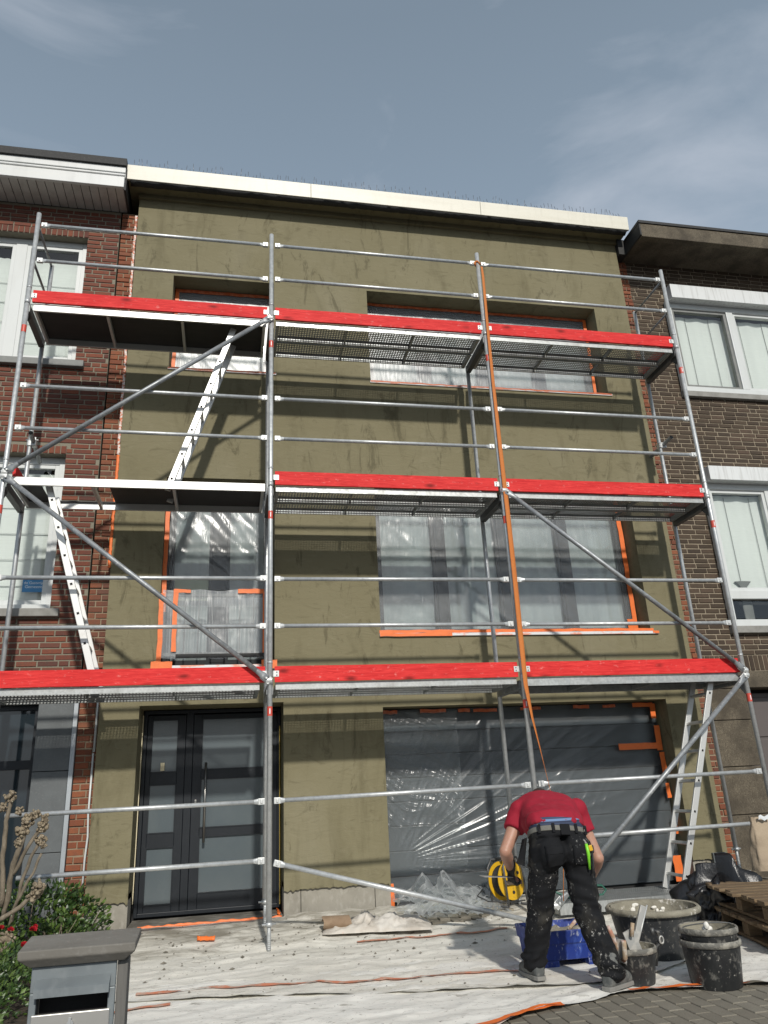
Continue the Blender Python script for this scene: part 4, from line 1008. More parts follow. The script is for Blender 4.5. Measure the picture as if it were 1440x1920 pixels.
# ================================================================ tarpaulins on the ground
def tarp_mat(name, base, dirt):
    m, t, b, out = nodes_of(name)
    c = mixc(t, mrange(t, noise(t, coords(t, (.5,1.6,1)), 1.6, 6, .65, .6), .38, .68, 0, 1), base, dirt)
    c = mixc(t, mrange(t, noise(t, coords(t, (1.0,2.6,1)), 6, 7, .72, 1.6), .57, .66, 0, .6), c, (.17,.15,.115))
    c = mixc(t, mrange(t, noise(t, coords(t, (1,1.6,1)), 34, 4, .6), .64, .70, 0, .8), c, (.09,.08,.06))
    c = mixc(t, mrange(t, noise(t, coords(t), 14, 5, .6), .60, .70, 0, .6), c, (.78,.76,.71))
    sx_ = t.nodes.new('ShaderNodeSeparateXYZ'); t.links.new(coords(t), sx_.inputs[0])
    near = mrange(t, sx_.outputs[1], -.5, .6, 0, .30)
    n_ = math2(t, 'ADD', noise(t, coords(t, (.55,1.5,1)), 3.2, 8, .72, .5), near)
    c = mixc(t, mrange(t, n_, .66, .86, 0, .85), c, (.185,.165,.125))
    t.links.new(c, b.inputs['Base Color']); b.inputs['Roughness'].default_value = .75
    bn = t.nodes.new('ShaderNodeBump'); bn.inputs['Strength'].default_value = .55; bn.inputs['Distance'].default_value = .012
    t.links.new(noise(t, coords(t, (1.0,2.0,1)), 5, 8, .62, 1.2), bn.inputs['Height']); t.links.new(bn.outputs[0], b.inputs['Normal'])
    return m
M['tarp'] = tarp_mat('dirty_white_tarp', (.74,.715,.645), (.60,.575,.505)); M['tarp2'] = tarp_mat('cleaner_white_tarp', (.76,.745,.69), (.66,.64,.585))
def lerp_curve(pts, x):
    if x <= pts[0][0]: return pts[0][1]
    for (a, b), (c, d) in zip(pts, pts[1:]):
        if x <= c: return b + (d-b)*(x-a)/(c-a)
    return pts[-1][1]
FRONT = [(-1.6,-3.1),(.3,-3.0),(.9,-2.66),(1.4,-2.43),(2.05,-2.24),(2.5,-2.31),(2.85,-2.38),(3.3,-2.45),(3.7,-2.3)]
EDGE = [(-1.5,-1.18),(-.95,-1.30),(0,-1.52),(1,-1.80),(2.0,-2.02),(2.4,-1.95),(3.0,-1.6),(3.7,-.9)]
def tarp_z(x, y, s, amp=1.0):
    r = abs(nz3(x*.7+y*.35+s, y*5.5-x*.5, s)); w = .012*r + .010*(1-abs(nz3(x*1.3+y*.8+s, y*4-x*1.5, s+2)))**6 + .007*(1-abs(nz3(x*2.5-y*1.6, y*3+x*2+s, s+5)))**6 + .004*fbm(x*6, y*6, s, 3)
    return ground_z(x, y) + .006 + amp*w
def tarp_obj(name, label, x0, x1, back, front, s, mat, lift, hole=None, nx=170, ny=120):
    th = thing(name, ((x0+x1)/2, -1, 0), label, 'tarp', 'protective sheets on the ground')
    def f(u, v):
        x = x0+u*(x1-x0)+ .03*nz3(v*9, s)*(1 if u in (0, 1) else 0); yb = back; yf = lerp_curve(front, x) + .018*fbm(x*5+s, s)
        y = yb + (yf-yb)*v
        z = tarp_z(x, y, s) + lift + (.02*max(0, 1-(1-v)*26)*(.4+nz3(x*3, s)) if v > .9 else 0)
        if y > .80 and x > .2: z += .05*(y-.80)/.15*(.3+.7*abs(nz3(x*4, s)))
        return (x, y, z)
    def sk(u, v):
        if not hole: return False
        x = x0+u*(x1-x0); y = back + (lerp_curve(front, x)-back)*v
        return any(((x-a)/c)**2 + ((y-b)/d)**2 < 1 + .25*nz3(x*6, y*6) for (a, b, c, d) in hole)
    MB().grid(nx, ny, f, sk).build('sheet', mat, th)
    return th
T1 = tarp_obj('ground_sheet', 'large dirty white sheet under the worker with mortar spills', -1.42, 3.62, .94, EDGE, 3.3, M['tarp'], .005, [(1.62,.52,.46,.22)])
T2 = tarp_obj('ground_sheet', 'paler white sheet ending on the block paving', -1.55, 3.70, -.9, FRONT, 8.1, M['tarp2'], .0, None, 150, 70)
M['tape_faded'] = pmat('faded_orange_tape', (.58,.20,.11), .7, layers=[(18,(1,1,1),.42,.62,(.46,.38,.31),.8),(5,(1,1,1),.5,.7,(.40,.17,.10),.7)])
def stripe(th, pts, w, s, lift, mat):
    m = MB(); n = 90
    def f(u, v):
        x = pts[0][0]+(pts[-1][0]-pts[0][0])*v; y = lerp_curve(pts, x) + .02*nz3(x*3, s) + (u-.5)*w*(1+.4*nz3(x*9, s))
        return (x, y, tarp_z(x, y, s)+lift)
    m.grid(3, n, f).build('tape_stripe', mat, th)
stripe(T1, [(-.95,-1.10),(0,-1.23),(1,-1.42),(1.75,-1.50)], .045, 3.3, .014, M['tape_faded']); stripe(T1, [(.75,.02),(1.3,-.03),(2.1,-.02)], .04, 3.3, .015, M['tape_faded'])
stripe(T1, [(2.2,-.55),(2.8,-.7),(3.2,-.75)], .04, 3.3, .014, M['tape_faded'])
stripe(T2, [(-1.5,-1.42),(-1.0,-1.50),(-.7,-1.46)], .05, 8.1, .008, M['tape_faded'])
stripe(T2, [(.62,-2.78),(.9,-2.63),(1.4,-2.42),(1.6,-2.37)], .06, 8.1, .012, M['tape']); stripe(T2, [(2.1,-2.225),(2.5,-2.285),(2.85,-2.36)], .04, 8.1, .012, M['tape'])
# small debris
M['crumb'] = pmat('mortar_crumbs', (.20,.18,.145), .9, layers=[(30,(1,1,1),.4,.7,(.10,.09,.07),.8)])
cr = MB()
for k in range(900):
    x = rnd.uniform(-1.3, 3.0); y = rnd.choice((rnd.uniform(-1.9,.9), rnd.gauss(.4,.35))); 
    if y > .93 or y < lerp_curve(EDGE, x): continue
    if nz3(x*1.4, y*2.1, 4) < -.05 and rnd.random() < .8: continue
    s_ = abs(rnd.gauss(0, .0065))+.002; z = tarp_z(x, y, 3.3)+.010
    a = rnd.uniform(0, 6.28); c_, sn = math.cos(a), math.sin(a); l = rnd.uniform(.7, 2.0)
    cr.add([(x+c_*s_*l, y+sn*s_*l, z), (x-sn*s_, y+c_*s_, z), (x-c_*s_*l, y-sn*s_*l, z), (x+sn*s_, y-c_*s_, z), (x, y, z+s_*.7)], [(0,1,4),(1,2,4),(2,3,4),(3,0,4)])
tag(cr.build('mortar_crumbs', M['crumb']), 'grey mortar crumbs scattered over the dirty sheet', 'debris', kind='stuff')
# crumpled mortar sack
M['paper'] = pmat('crumpled_paper_sack', (.55,.51,.45), .85, layers=[(7,(1,1,1),.45,.62,(.38,.34,.29),.7),(5,(1,1,1),.62,.70,(.55,.24,.16),.6),(3,(1,1,1),.5,.6,(.62,.6,.56),.5)])
M['paper_in'] = pmat('brown_paper', (.28,.20,.13), .85, layers=[(12,(1,1,1),.4,.7,(.20,.13,.08),.7)])
def sack(name, label, c, dx, dy, h, s, group=None, mats=None):
    th = thing(name, c, label, 'paper sack', group); c = Vector(c); dx = Vector(dx); dy = Vector(dy)
    def f(u, v):
        p = c + dx*(u-.5) + dy*(v-.5) ; e = (math.sin(math.pi*min(max(u,0),1))*math.sin(math.pi*v))**.5
        rg = abs(nz3(u*4+s, v*2, s))*1.3 + .5*(1-abs(nz3(u*9+v*4+s, v*6-u*3, s)))**4 + .3*(1-abs(nz3(u*14-v*6, v*11+u*5, s)))**5
        return p + Vector((.03*nz3(u*7, v*5, s+3), .03*nz3(u*6, v*7, s+5), h*(.25*e+.75*e*rg*.8)+.008))
    MB().grid(60, 26, f).build('paper', (mats or M['paper']), th)
    return th
SK = sack('paper_sack', 'crumpled empty mortar sack lying before the plinth', (.98, .33, .06), (.95,-.22,0), (.06,.42,0), .13, 2)
ro = MB(); ro.grid(18, 10, lambda u, v: (.50+.24*v+.02*nz3(u*4, v*4), .40-.06*v+(.085+.01*nz3(u*6, v))*math.cos(u*5.2), .135+(.055+.01*nz3(u*7, v))*math.sin(u*5.2))); ro.build('torn_mouth', M['paper_in'], SK)
# film heap in front of the garage door
FH = thing('film_heap', (1.8, .85, .12), 'heap of crumpled clear plastic film at the foot of the garage door', 'plastic film')
def heap(s, x0, x1, h):
    def f(u, v):
        x = x0+u*(x1-x0); y = 1.12-v*.62; pk = h*(1.3*max(0, nz3(u*4+s, s, 1)) + .45)*math.sin(math.pi*min(1, .06+u*.94))**.6*(1-v)**1.1
        pk += .08*abs(nz3(u*7+s, v*4, s)) + .025*abs(nz3(u*18, v*9, s))
        return (x + .05*nz3(v*5, u*5, s), y + .05*nz3(u*6, v*4, s+2), .125*min(1, y)+.02+pk)
    return f
MB().grid(70, 34, heap(5.2, 1.28, 2.36, .26)).build('fold', M['film_heap'], FH); MB().grid(60, 30, heap(8.7, 1.45, 2.25, .20)).build('fold', M['film_heap'], FH)
# orange tape bit
ot = MB(); ot.grid(10, 6, lambda u, v: (-.60+u*.15+.01*nz3(u*5,v), .40+.05*v-.06*u, ground_z(0,.4)+.03+.03*math.sin(v*3.1)+.01*nz3(u*8, v*3))); tag(ot.build('tape_scrap', M['tape'], solid=.003), 'small crumpled orange tape scrap on the dirty sheet', 'tape')

# ================================================================ loose deck on the floor
LD = thing('loose_deck', (3.4, .4, .06), 'spare galvanised scaffold deck lying on timbers before the garage', 'scaffold deck')
for y in (.10, .425):
    o = link('steel_plank', SPM, LD); o.location = Vector((2.66, y, .172)) - EMPTY_LOC[LD.name]*0; o.scale = (.69, 1, 1.55)
M['timber'] = pmat('weathered_timber', (.17,.115,.062), .85, layers=[(4,(1,12,12),.4,.7,(.10,.065,.035),.8),(9,(.3,4,4),.5,.7,(.24,.18,.11),.6)], bump=(8,(1,12,12),.5,.006))
for x in (2.9, 3.9): MB().box(x, x+.09, .12, .74, ground_z(0,.12), .078).build('bearer', M['timber'], LD, bevel=.004)
hz = MB(); hz.path([at(1092,1672,.42)+Vector((0,0,0)), at(1108,1660,.42), at(1128,1660,.42), at(1136,1668,.42), at(1130,1677,.42), at(1112,1680,.40), at(1085,1690,.36), at(1040,1672,.4), at(1000,1668,.5)], .011, 8)
tag(hz.build('garden_hose', pmat('green_hose', (.02,.10,.07), .4)), 'short green hose end lying on the spare deck', 'hose')

# ================================================================ mortar tub and buckets
def dirty_plastic(name, base, mort, a1=.9):
    return pmat(name, base, .5, layers=[(6,(1,1,.45),.46,.62,mort,a1),(26,(1,1,.6),.56,.66,(.22,.21,.185),.55),(60,(1,1,1),.64,.70,(.45,.43,.39),.6)], bump=(24,(1,1,.6),.5,.008))
M['tub'] = dirty_plastic('mortar_caked_rubber', (.026,.028,.030), (.09,.088,.075), .8)
M['bucket'] = dirty_plastic('dirty_black_bucket', (.012,.013,.014), (.032,.033,.032), .8)
M['mortar_wet'] = pmat('dried_mortar', (.27,.25,.195), .9, layers=[(9,(1,1,1),.42,.66,(.18,.165,.125),.7),(16,(1,1,1),.60,.68,(.70,.67,.60),.9)], bump=(14,(1,1,1),.8,.02))
wb_ = lambda a, z: 1 + .012*math.sin(3*a+1) + .006*math.sin(7*a)
TB = thing('mortar_tub', (2.77,-1.42,-.01), 'big round rubber mortar tub caked with dried mortar', 'tub')
MB().lathe((2.77,-1.42,-.012), [(.0,.0),(.245,.0),(.255,.02),(.312,.31)], 48, wob=wb_).build('body', M['tub'], TB)
MB().lathe((2.77,-1.42,-.012), [(.312,.295),(.340,.30),(.343,.325),(.328,.342),(.311,.335)], 48, wob=wb_).build('rim', M['mortar_wet'], TB)
MB().lathe((2.77,-1.42,-.012), [(.311,.335),(.305,.29),(.28,.16),(.25,.09),(0,.07)], 48, wob=lambda a, z: wb_(a, z)*(1-.03*abs(math.sin(5*a+z*20)))).build('mortar_lining', M['mortar_wet'], TB)
M['splash'] = pmat('white_mortar_blobs', (.72,.70,.64), .9, bump=(30,(1,1,1),.8,.01))
sp_ = MB()
for k in range(26):
    a = rnd.uniform(.6, 2.4); h_ = rnd.uniform(.14,.31); r_ = .272+.12*(h_-.12)
    sp_.ball((2.77+r_*math.cos(a), -1.42+r_*math.sin(a), h_), rnd.uniform(.01,.035), .008, rnd.uniform(.008,.02), 7, 5)
tag(sp_.build('mortar_splashes', M['splash'], TB), kind='stuff')
def bucket(c, rt, rb, h, label, mat, group='black buckets beside the worker'):
    th = thing('bucket', c, label, 'bucket', group)
    w = lambda a, z: 1 + .01*math.sin(2*a+.5)
    MB().lathe(c, [(0,.0),(rb,.0),(rb*1.03,.012),(rt*.985,h-.03)], 40, wob=w).build('body', mat, th)
    MB().lathe(c, [(rt*.97,h-.035),(rt*1.045,h-.03),(rt*1.05,h-.005),(rt*1.01,h+.004),(rt*.965,h)], 40, wob=w).build('rim', M['bucket_rim'], th)
    MB().lathe(c, [(rt*.965,h),(rt*.94,h*.8),(rb*.95,h*.25),(0,h*.22)], 40, wob=w).build('inner_wall', M['mortar_wet'], th)
    return th
M['bucket_rim'] = pmat('mortar_smeared_rim', (.13,.125,.11), .8, layers=[(20,(1,1,1),.45,.6,(.35,.33,.28),.8)], bump=(40,(1,1,1),.7,.01))
B1 = bucket((2.69,-2.25,-.035), .182, .150, .270, 'wide black bucket with a second bucket nested in it', M['bucket'])
B2 = bucket((2.693,-2.245,.01), .176, .138, .295, 'inner bucket nested in the wide black bucket with mortar inside', M['bucket'])
hn = MB(); hn.path([(2.693+.176*math.cos(a), -2.245+.03*math.sin(a), .305+.012*math.sin(a)) for a in [i*math.pi/10 for i in range(11)]], .004, 6); hn.build('wire_handle', M['dark_steel'], B2)
kn = MB(); kn.ball((2.66,-2.29,.315), .018,.018,.024, 10, 7); kn.ball((2.675,-2.27,.295), .035,.03,.02, 10, 7); kn.build('mortar_lump', M['splash'], B2)
B3 = bucket((2.245,-2.04,-.02), .152, .120, .215, 'small black bucket holding trowels and plastering tools', M['bucket'])
# tools standing in the small bucket
M['wood_handle'] = pmat('smeared_wood_handle', (.36,.27,.18), .8, layers=[(16,(1,1,1),.5,.62,(.62,.6,.56),.8),(9,(1,1,1),.5,.7,(.40,.10,.07),.6)])
M['tool_steel'] = pmat('smeared_steel', (.45,.45,.43), .5, .5, layers=[(20,(1,1,1),.5,.65,(.62,.6,.55),.8)])
def tool(name, label, fn, cat='tool'): th = thing(name, (2.245,-2.04,.1), label, cat, 'tools in the small bucket'); fn(th); return th
def t_brush(th):
    a, b = Vector((2.17,-2.10,.04)), at(1140,1736,-2.16); MB().path([a, a.lerp(b,.55), a.lerp(b,.8), b], [.010,.012,.017,.010], 10).build('handle', M['wood_handle'], th); MB().beam(a, a.lerp(b,.3), .06, .016).build('ferrule', M['tool_steel'], th)
tool('brush', 'long pale brush handle leaning out of the small bucket', t_brush, 'brush')
def t_level(th): MB().beam((2.225,-2.02,.06), at(1205,1698,-2.02), .038, .020, up=(0,1,0)).build('bar', M['tool_steel'], th, bevel=.002); MB().beam((2.26,-2.0,.06), at(1201,1700,-1.99), .012, .012).build('edge', M['alu'], th)
tool('straight_edge', 'thin upright aluminium bar standing in the small bucket', t_level)
def t_rod(th): MB().tube((2.26,-2.0,.08), at(1213,1697,-1.98), .006, 8).build('rod', M['alu'], th); MB().tube(at(1222,1740,-1.99), at(1224,1752,-1.99), .014, 8).build('chuck', M['dark_steel'], th)
tool('mixing_rod', 'slim metal rod standing in the small bucket', t_rod)
def t_trowel(th):
    p = at(1170,1770,-2.19); q_ = at(1172,1797,-2.19)
    MB().path([p+Vector((.0,0,.02)), p, q_, q_+Vector((0,.02,-.01))], .016, 10).build('handle', M['wood_handle'], th); MB().beam(p+Vector((.0,.03,.02)), q_+Vector((0,.04,-.03)), .02, .05).build('blade', M['tool_steel'], th)
tool('hawk_trowel', 'red and white smeared trowel handle hooked over the small bucket', t_trowel, 'trowel')
def t_float(th):
    c = Vector((2.27,-2.03,.20)); MB().obox(c, (.9,.1,.3), (0,1,0), (-.3,0,.95), .045, .006, .09).build('blade', M['tool_steel'], th); MB().tube(c+Vector((-.02,-.03,.05)), c+Vector((.0,-.03,.13)), .013, 10).build('handle', M['wood_handle'], th)
tool('float_trowel', 'mortar covered float blade in the small bucket', t_float, 'trowel')
def t_grip(th):
    c = at(1233,1758,-1.98); m = MB(); m.path([c+Vector((-.03,0,.05)), c+Vector((.015,0,.03)), c+Vector((.02,0,-.03)), c+Vector((-.02,0,-.05)), c+Vector((-.05,0,-.16))], [.012,.022,.024,.022,.018], 10); m.build('grip', M['bucket'], th)
    e = MB(); e.path([c+Vector((.01+.014*math.cos(a), -.028, -.01+.022*math.sin(a))) for a in [i*math.pi/6 for i in range(12)]], .006, 6, closed=True); e.build('collar', M['tool_steel'], th)
tool('foam_gun', 'black tool grip with steel collar in the small bucket', t_grip)

# ================================================================ blue tray
M['blue'] = pmat('scuffed_blue_plastic', (.014,.035,.21), .45, layers=[(22,(1,1,.35),.52,.62,(.05,.10,.38),.7),(34,(1,1,.4),.60,.66,(.45,.48,.55),.75),(6,(1,1,1),.5,.7,(.008,.018,.09),.7)])
BT = thing('blue_crate', (2.05,-1.35,-.02), 'scuffed blue plastic mortar tray between the legs of the worker', 'crate')
def tray():
    m = MB(); x0, x1, y0, y1 = 1.82, 2.30, -1.52, -1.12; z0, z1 = -.015, .235
    def ring_(s, z): return [(x0-s,y0-s,z),(x1+s,y0-s,z),(x1+s,y1+s,z),(x0-s,y1+s,z)]
    v = ring_(0,.045)+ring_(.010,.145)+ring_(.020,.15)+ring_(.03,z1)+ring_(.015,z1)+ring_(-.01,.08)
    f = [(3,2,1,0)]
    for k in range(5):
        for i in range(4): f.append((k*4+i, k*4+(i+1) % 4, k*4+4+(i+1) % 4, k*4+4+i))
    f.append((20,21,22,23)); m.add(v, f)
    for (a, b) in ((x0, x0+.13), (x1-.13, x1)): m.box(a, b, y0+.002, y1, z0, .046)
    return m
tray().build('body', M['blue'], BT, bevel=.008)
MB().grid(14, 8, lambda u, v: (1.83+u*.45, -1.50+v*.36, .17+.035*fbm(u*4, v*4, 2)+.02)).build('mortar_fill', M['mortar_wet'], BT)
MB().path([(2.10,-1.40,.22),(2.2,-1.30,.25),(2.28,-1.22,.27)], [.012,.014,.016], 8).build('trowel_handle', M['wood_handle'], BT)

# ================================================================ yellow cable reel
CR = thing('cable_reel', (2.38,.72,.10), 'yellow cable reel on a dark tubular stand by the garage door', 'cable reel')
M['yellow'] = pmat('yellow_plastic', (.62,.36,.012), .45, layers=[(20,(1,1,1),.56,.7,(.30,.20,.03),.6)]); M['rubber'] = pmat('black_rubber', (.018,.018,.018), .55)
rc = Vector((2.375,.70,.335)); ax = Vector((.42,-.90,.10)).normalized(); e1 = ax.cross(Vector((0,0,1))).normalized(); e2 = e1.cross(ax)
def disc(mb, c, r, th_, n=36):
    b0 = len(mb.v); pr = [(.03,0),(r-.012,0),(r,.5*th_),(r,th_),(.03,th_)]
    for (rr, o) in pr:
        for k in range(n):
            a = 2*math.pi*k/n; mb.v.append(tuple(c + ax*o + (e1*math.cos(a)+e2*math.sin(a))*rr))
    for i in range(len(pr)-1):
        for k in range(n):
            k2 = (k+1) % n; mb.f.append([b0+i*n+k, b0+i*n+k2, b0+(i+1)*n+k2, b0+(i+1)*n+k]); mb.m.append(0); mb.sm.append(False)
dm = MB(); disc(dm, rc+ax*.06, .178, .014); disc(dm, rc-ax*.075, .178, .014); drum = dm.build('drum', M['yellow'], CR)
for k in range(3):
    a = 2*math.pi*k/3+.5; p = rc+ax*.076+(e1*math.cos(a)+e2*math.sin(a))*.11; m = MB(); m.tube(p, p+ax*.004, .016, 12); m.build('vent_hole', M['rubber'], drum)
wd_ = MB()
for k in range(9): wd_.path([rc-ax*.055+ax*.013*k+(e1*math.cos(a)+e2*math.sin(a))*.135 for a in [i*2*math.pi/24 for i in range(24)]], .009, 6, closed=True)
wd_.build('cable', M['rubber'], CR)
fr = MB()
for s in (.115, -.11):
    o = rc+ax*s; fr.path([o-e1*.13-e2*.225, o-e1*.125+e2*.13, o-e1*.07+e2*.20, o+e1*.07+e2*.20, o+e1*.125+e2*.13, o+e1*.13-e2*.225], .010, 8)
for t_ in (-.13, .13): fr.tube(rc+ax*.115+e1*t_-e2*.222, rc-ax*.11+e1*t_-e2*.222, .010, 8)
fr.tube(rc+ax*.118+e2*.2, rc-ax*.113+e2*.2, .016, 10); fr.build('stand', pmat('dark_grey_tube', (.10,.10,.10), .45, .4), CR)
hb_ = MB(); hb_.obox(rc+ax*.085-e2*.02, e1, e2, ax, .09, .022, .018); hb_.build('socket_block', M['rubber'], CR, bevel=.006)
cb = MB(); cb.path([at(905,1668,.55), at(895,1680,.5), at(915,1690,.45), at(950,1692,.4), at(985,1688,.4)], .006, 6); cb.build('cable_tail', M['rubber'], CR)

# ================================================================ rubbish bag, pallets, paper bag
M['bag'] = pmat('black_bin_bag', (.012,.012,.013), .32, bump=[(9,(1,1,1),.5,.02),(36,(1,1,.5),.4,.008)], spec=.6)
BG = thing('rubbish_bag', (3.80,-.52,0), 'crumpled black plastic rubbish bag behind the mortar tub', 'bag')
def bagf(u, v):
    a = u*2*math.pi; th = v*math.pi*.5; r = math.cos(th)**.55
    n = 1+.55*fbm(math.cos(a)*1.7+3, math.sin(a)*1.7, v*2.2, 4)+.28*abs(nz3(math.cos(a)*5, math.sin(a)*5, v*4))
    return (3.86+.30*r*math.cos(a)*n+.05*v, -.55+.27*r*math.sin(a)*n, -.02+.46*math.sin(th)*(.7+.5*nz3(math.cos(a)*2.2+5, math.sin(a)*2.2, 1))*(1+.15*n))
MB().grid(80, 36, bagf).build('plastic', M['bag'], BG)
pf, pn = atz(1322,1648,.37), atz(1432,1683,.37)
ex = (pn-pf); ex.z = 0; PL = ex.length; ex.normalize(); ey = Vector((-ex.y, ex.x, 0)) ; ey = ey if ey.x > 0 else -ey
PT = None
for lv in range(2):
    z0 = ground_z(0,-.5)+.03 + lv*.165
    th = thing('pallet', tuple(pf + Vector((0,0,z0-pf.z))), 'worn wooden pallet, %s of the stack beside the rubbish bag' % ('lower one' if lv == 0 else 'upper one'), 'pallet', 'stacked pallets')
    off = 0 if lv else .05
    for k in range(8):
        c = pf + ex*(.05+k*.16+off) + ey*(.55+rnd.uniform(-.03,.03)); c.z = z0+.14
        MB().obox(c, ey, ex, (0,0,1), .58, .062+rnd.uniform(-.008,.004), .012).build('top_board', M['timber'], th, bevel=.004)
    for j in (.08, .55, 1.02):
        c = pf + ex*(.6+off) + ey*j; c.z = z0+.115; MB().obox(c, ex, ey, (0,0,1), .65, .05, .012).build('stringer', M['timber'], th, bevel=.004)
        for k in (.08, .62, 1.14):
            c = pf + ex*(k+off) + ey*j; c.z = z0+.06; MB().obox(c, ex, ey, (0,0,1), .06, .05, .042).build('block', M['timber'], th, bevel=.004)
        c = pf + ex*(.6+off) + ey*j; c.z = z0+.006; MB().obox(c, ex, ey, (0,0,1), .65, .05, .011).build('bottom_board', M['timber'], th, bevel=.004)
FB = thing('film_bundle', tuple(pf+ex*.4), 'crumpled clear plastic stuffed between the stacked pallets', 'plastic film')
fb0 = at(1395,1665,-.75)
MB().grid(30, 20, lambda u, v: (fb0.x-.16+.42*u, fb0.y-.1+.25*v, .16+.14*abs(nz3(u*6, v*5, 3))+.07*math.sin(3.1*u)*math.sin(3.1*v)+.05*nz3(u*14, v*12, 5))).build('film', M['film_white'], FB)
M['kraft'] = pmat('kraft_paper', (.36,.285,.20), .8, layers=[(7,(1,1,1),.45,.7,(.28,.215,.15),.7)], bump=(10,(1,1,1),.6,.02))
PB = thing('paper_bag', (4.62,-.25,.37), 'tall brown paper bag standing on the pallets by the wall', 'paper bag')
pb0 = at(1425,1622,-.3)
def pbag(u, v):
    a = u*2*math.pi; sx = .20*math.copysign(abs(math.cos(a))**.6, math.cos(a)); sy = .10*math.copysign(abs(math.sin(a))**.6, math.sin(a))
    k = 1-.25*v+.10*nz3(math.cos(a)*2, math.sin(a)*2, v*4); return (pb0.x+.17+sx*k, -.25+sy*k*(1-.5*v), .36+.46*v+.04*nz3(a*1.5, v*2)*(v > .9))
MB().grid(48, 24, pbag).build('paper', M['kraft'], PB)
MB().grid(8, 4, lambda u, v: (pb0.x+.06+.12*u, -.33-.01*v, .80+.035*v+.02*nz3(u*3, v))).build('white_flap', M['white_ink'], PB)

# ================================================================ letterbox pillar
MBX = thing('letterbox', (-.85,-4.1,-.07), 'grey stone letterbox pillar with sloped cap and steel door', 'letterbox')
M['mb_cap'] = pmat('weathered_cap_stone', (.165,.155,.135), .8, layers=[(5,(.6,1.4,1),.4,.68,(.11,.10,.085),.7),(3,(1,1,1),.5,.7,(.21,.20,.18),.6),(40,(1,1,1),.55,.75,(.25,.24,.22),.5)], bump=(40,(1,1,1),.35,.005))
M['mb_body'] = pmat('zinc_letterbox', (.20,.225,.235), .5, .25, layers=[(4,(1,1,1),.4,.68,(.15,.17,.18),.8),(16,(1,1,.5),.5,.7,(.27,.29,.295),.6)])
M['mb_side'] = pmat('letterbox_side_stone', (.13,.125,.115), .75, layers=[(30,(3,1,.2),.4,.7,(.09,.087,.08),.7)], bump=(40,(3,1,.2),.3,.004))
M['steel_door'] = pmat('brushed_steel_door', (.50,.49,.46), .38, .6, layers=[(3,(1,1,1),.4,.7,(.40,.39,.37),.6)])
yf = -4.30; zt = .785; x0, x1 = at(33,1785,yf).x, at(254,1775,yf).x; yb = atz(282,1737,zt+.02).y
c0 = MB(); th_ = .034; sl = .02
c0.add([(x0,yf,zt-.026),(x1,yf,zt-.026),(x1,yb,zt-.026+sl),(x0,yb,zt-.026+sl),(x0,yf,zt),(x1,yf,zt),(x1,yb,zt+sl),(x0,yb,zt+sl),
        (x0+.035,yf+.03,zt-.055),(x1-.035,yf+.03,zt-.055),(x1-.035,yb-.03,zt-.04),(x0+.035,yb-.03,zt-.04)],
       [(4,5,6,7),(0,1,5,4),(1,2,6,5),(2,3,7,6),(3,0,4,7),(8,9,1,0),(9,10,2,1),(10,11,3,2),(11,8,0,3),(11,10,9,8)])
c0.build('cap', M['mb_cap'], MBX, bevel=.004)
bx0, bx1 = x0+.04, x1-.028; yb2 = yb-.05; yq = yf+.045
gzb = ground_z(0, yf)
MB().box(bx1-.032, bx1+.002, yq+.01, yb2, gzb, zt-.056).build('side_stone', M['mb_side'], MBX, bevel=.004)
MB().box(bx0, bx0+.02, yq+.01, yb2, gzb, zt-.056).build('side_stone', M['mb_side'], MBX, bevel=.004)
bf = MB(); zs0, zs1 = zt-.188, zt-.132
bf.box(bx0, bx1-.034, yq, yq+.02, zs1, zt-.056); bf.box(bx0, bx0+.022, yq, yq+.02, gzb, zs1); bf.box(bx1-.056, bx1-.034, yq, yq+.02, gzb, zs1)
bf.build('front_plate', M['mb_body'], MBX, bevel=.003)
hd = MB(); hx0, hx1 = bx0+.018, bx1-.05
hd.add([(hx0,yq,zs1+.040),(hx1,yq,zs1+.040),(hx1,yq-.036,zs1+.016),(hx0,yq-.036,zs1+.016),(hx1,yq-.036,zs1-.008),(hx0,yq-.036,zs1-.008),(hx1,yq-.030,zs1-.008),(hx0,yq-.030,zs1-.008),(hx0,yq,zs1-.003),(hx1,yq,zs1-.003)],
       [(0,3,2,1),(3,5,4,2),(5,7,6,4),(0,8,7,5,3),(1,2,4,6,9)]); hd.build('slot_hood', M['mb_body'], MBX)
MB().box(bx0+.022, bx1-.056, yq+.06, yq+.065, gzb, zs1).build('dark_inside', M['hollow_shade'], MBX)
dr = MB().box(bx0+.012, bx1-.046, yq-.010, yq+.004, gzb+.06, zs0-.004).build('steel_door', M['steel_door'], MBX, bevel=.003)
lk = MB(); kc = Vector(((bx0+bx1)/2-.015, yq-.012, zs0-.035)); lk.tube(kc, kc+Vector((0,-.010,0)), .010, 14); lk.obox(kc+Vector((0,-.014,.006)), (1,0,0), (0,1,0), (0,0,1), .004, .005, .014); lk.build('key_lock', M['galv'], dr)

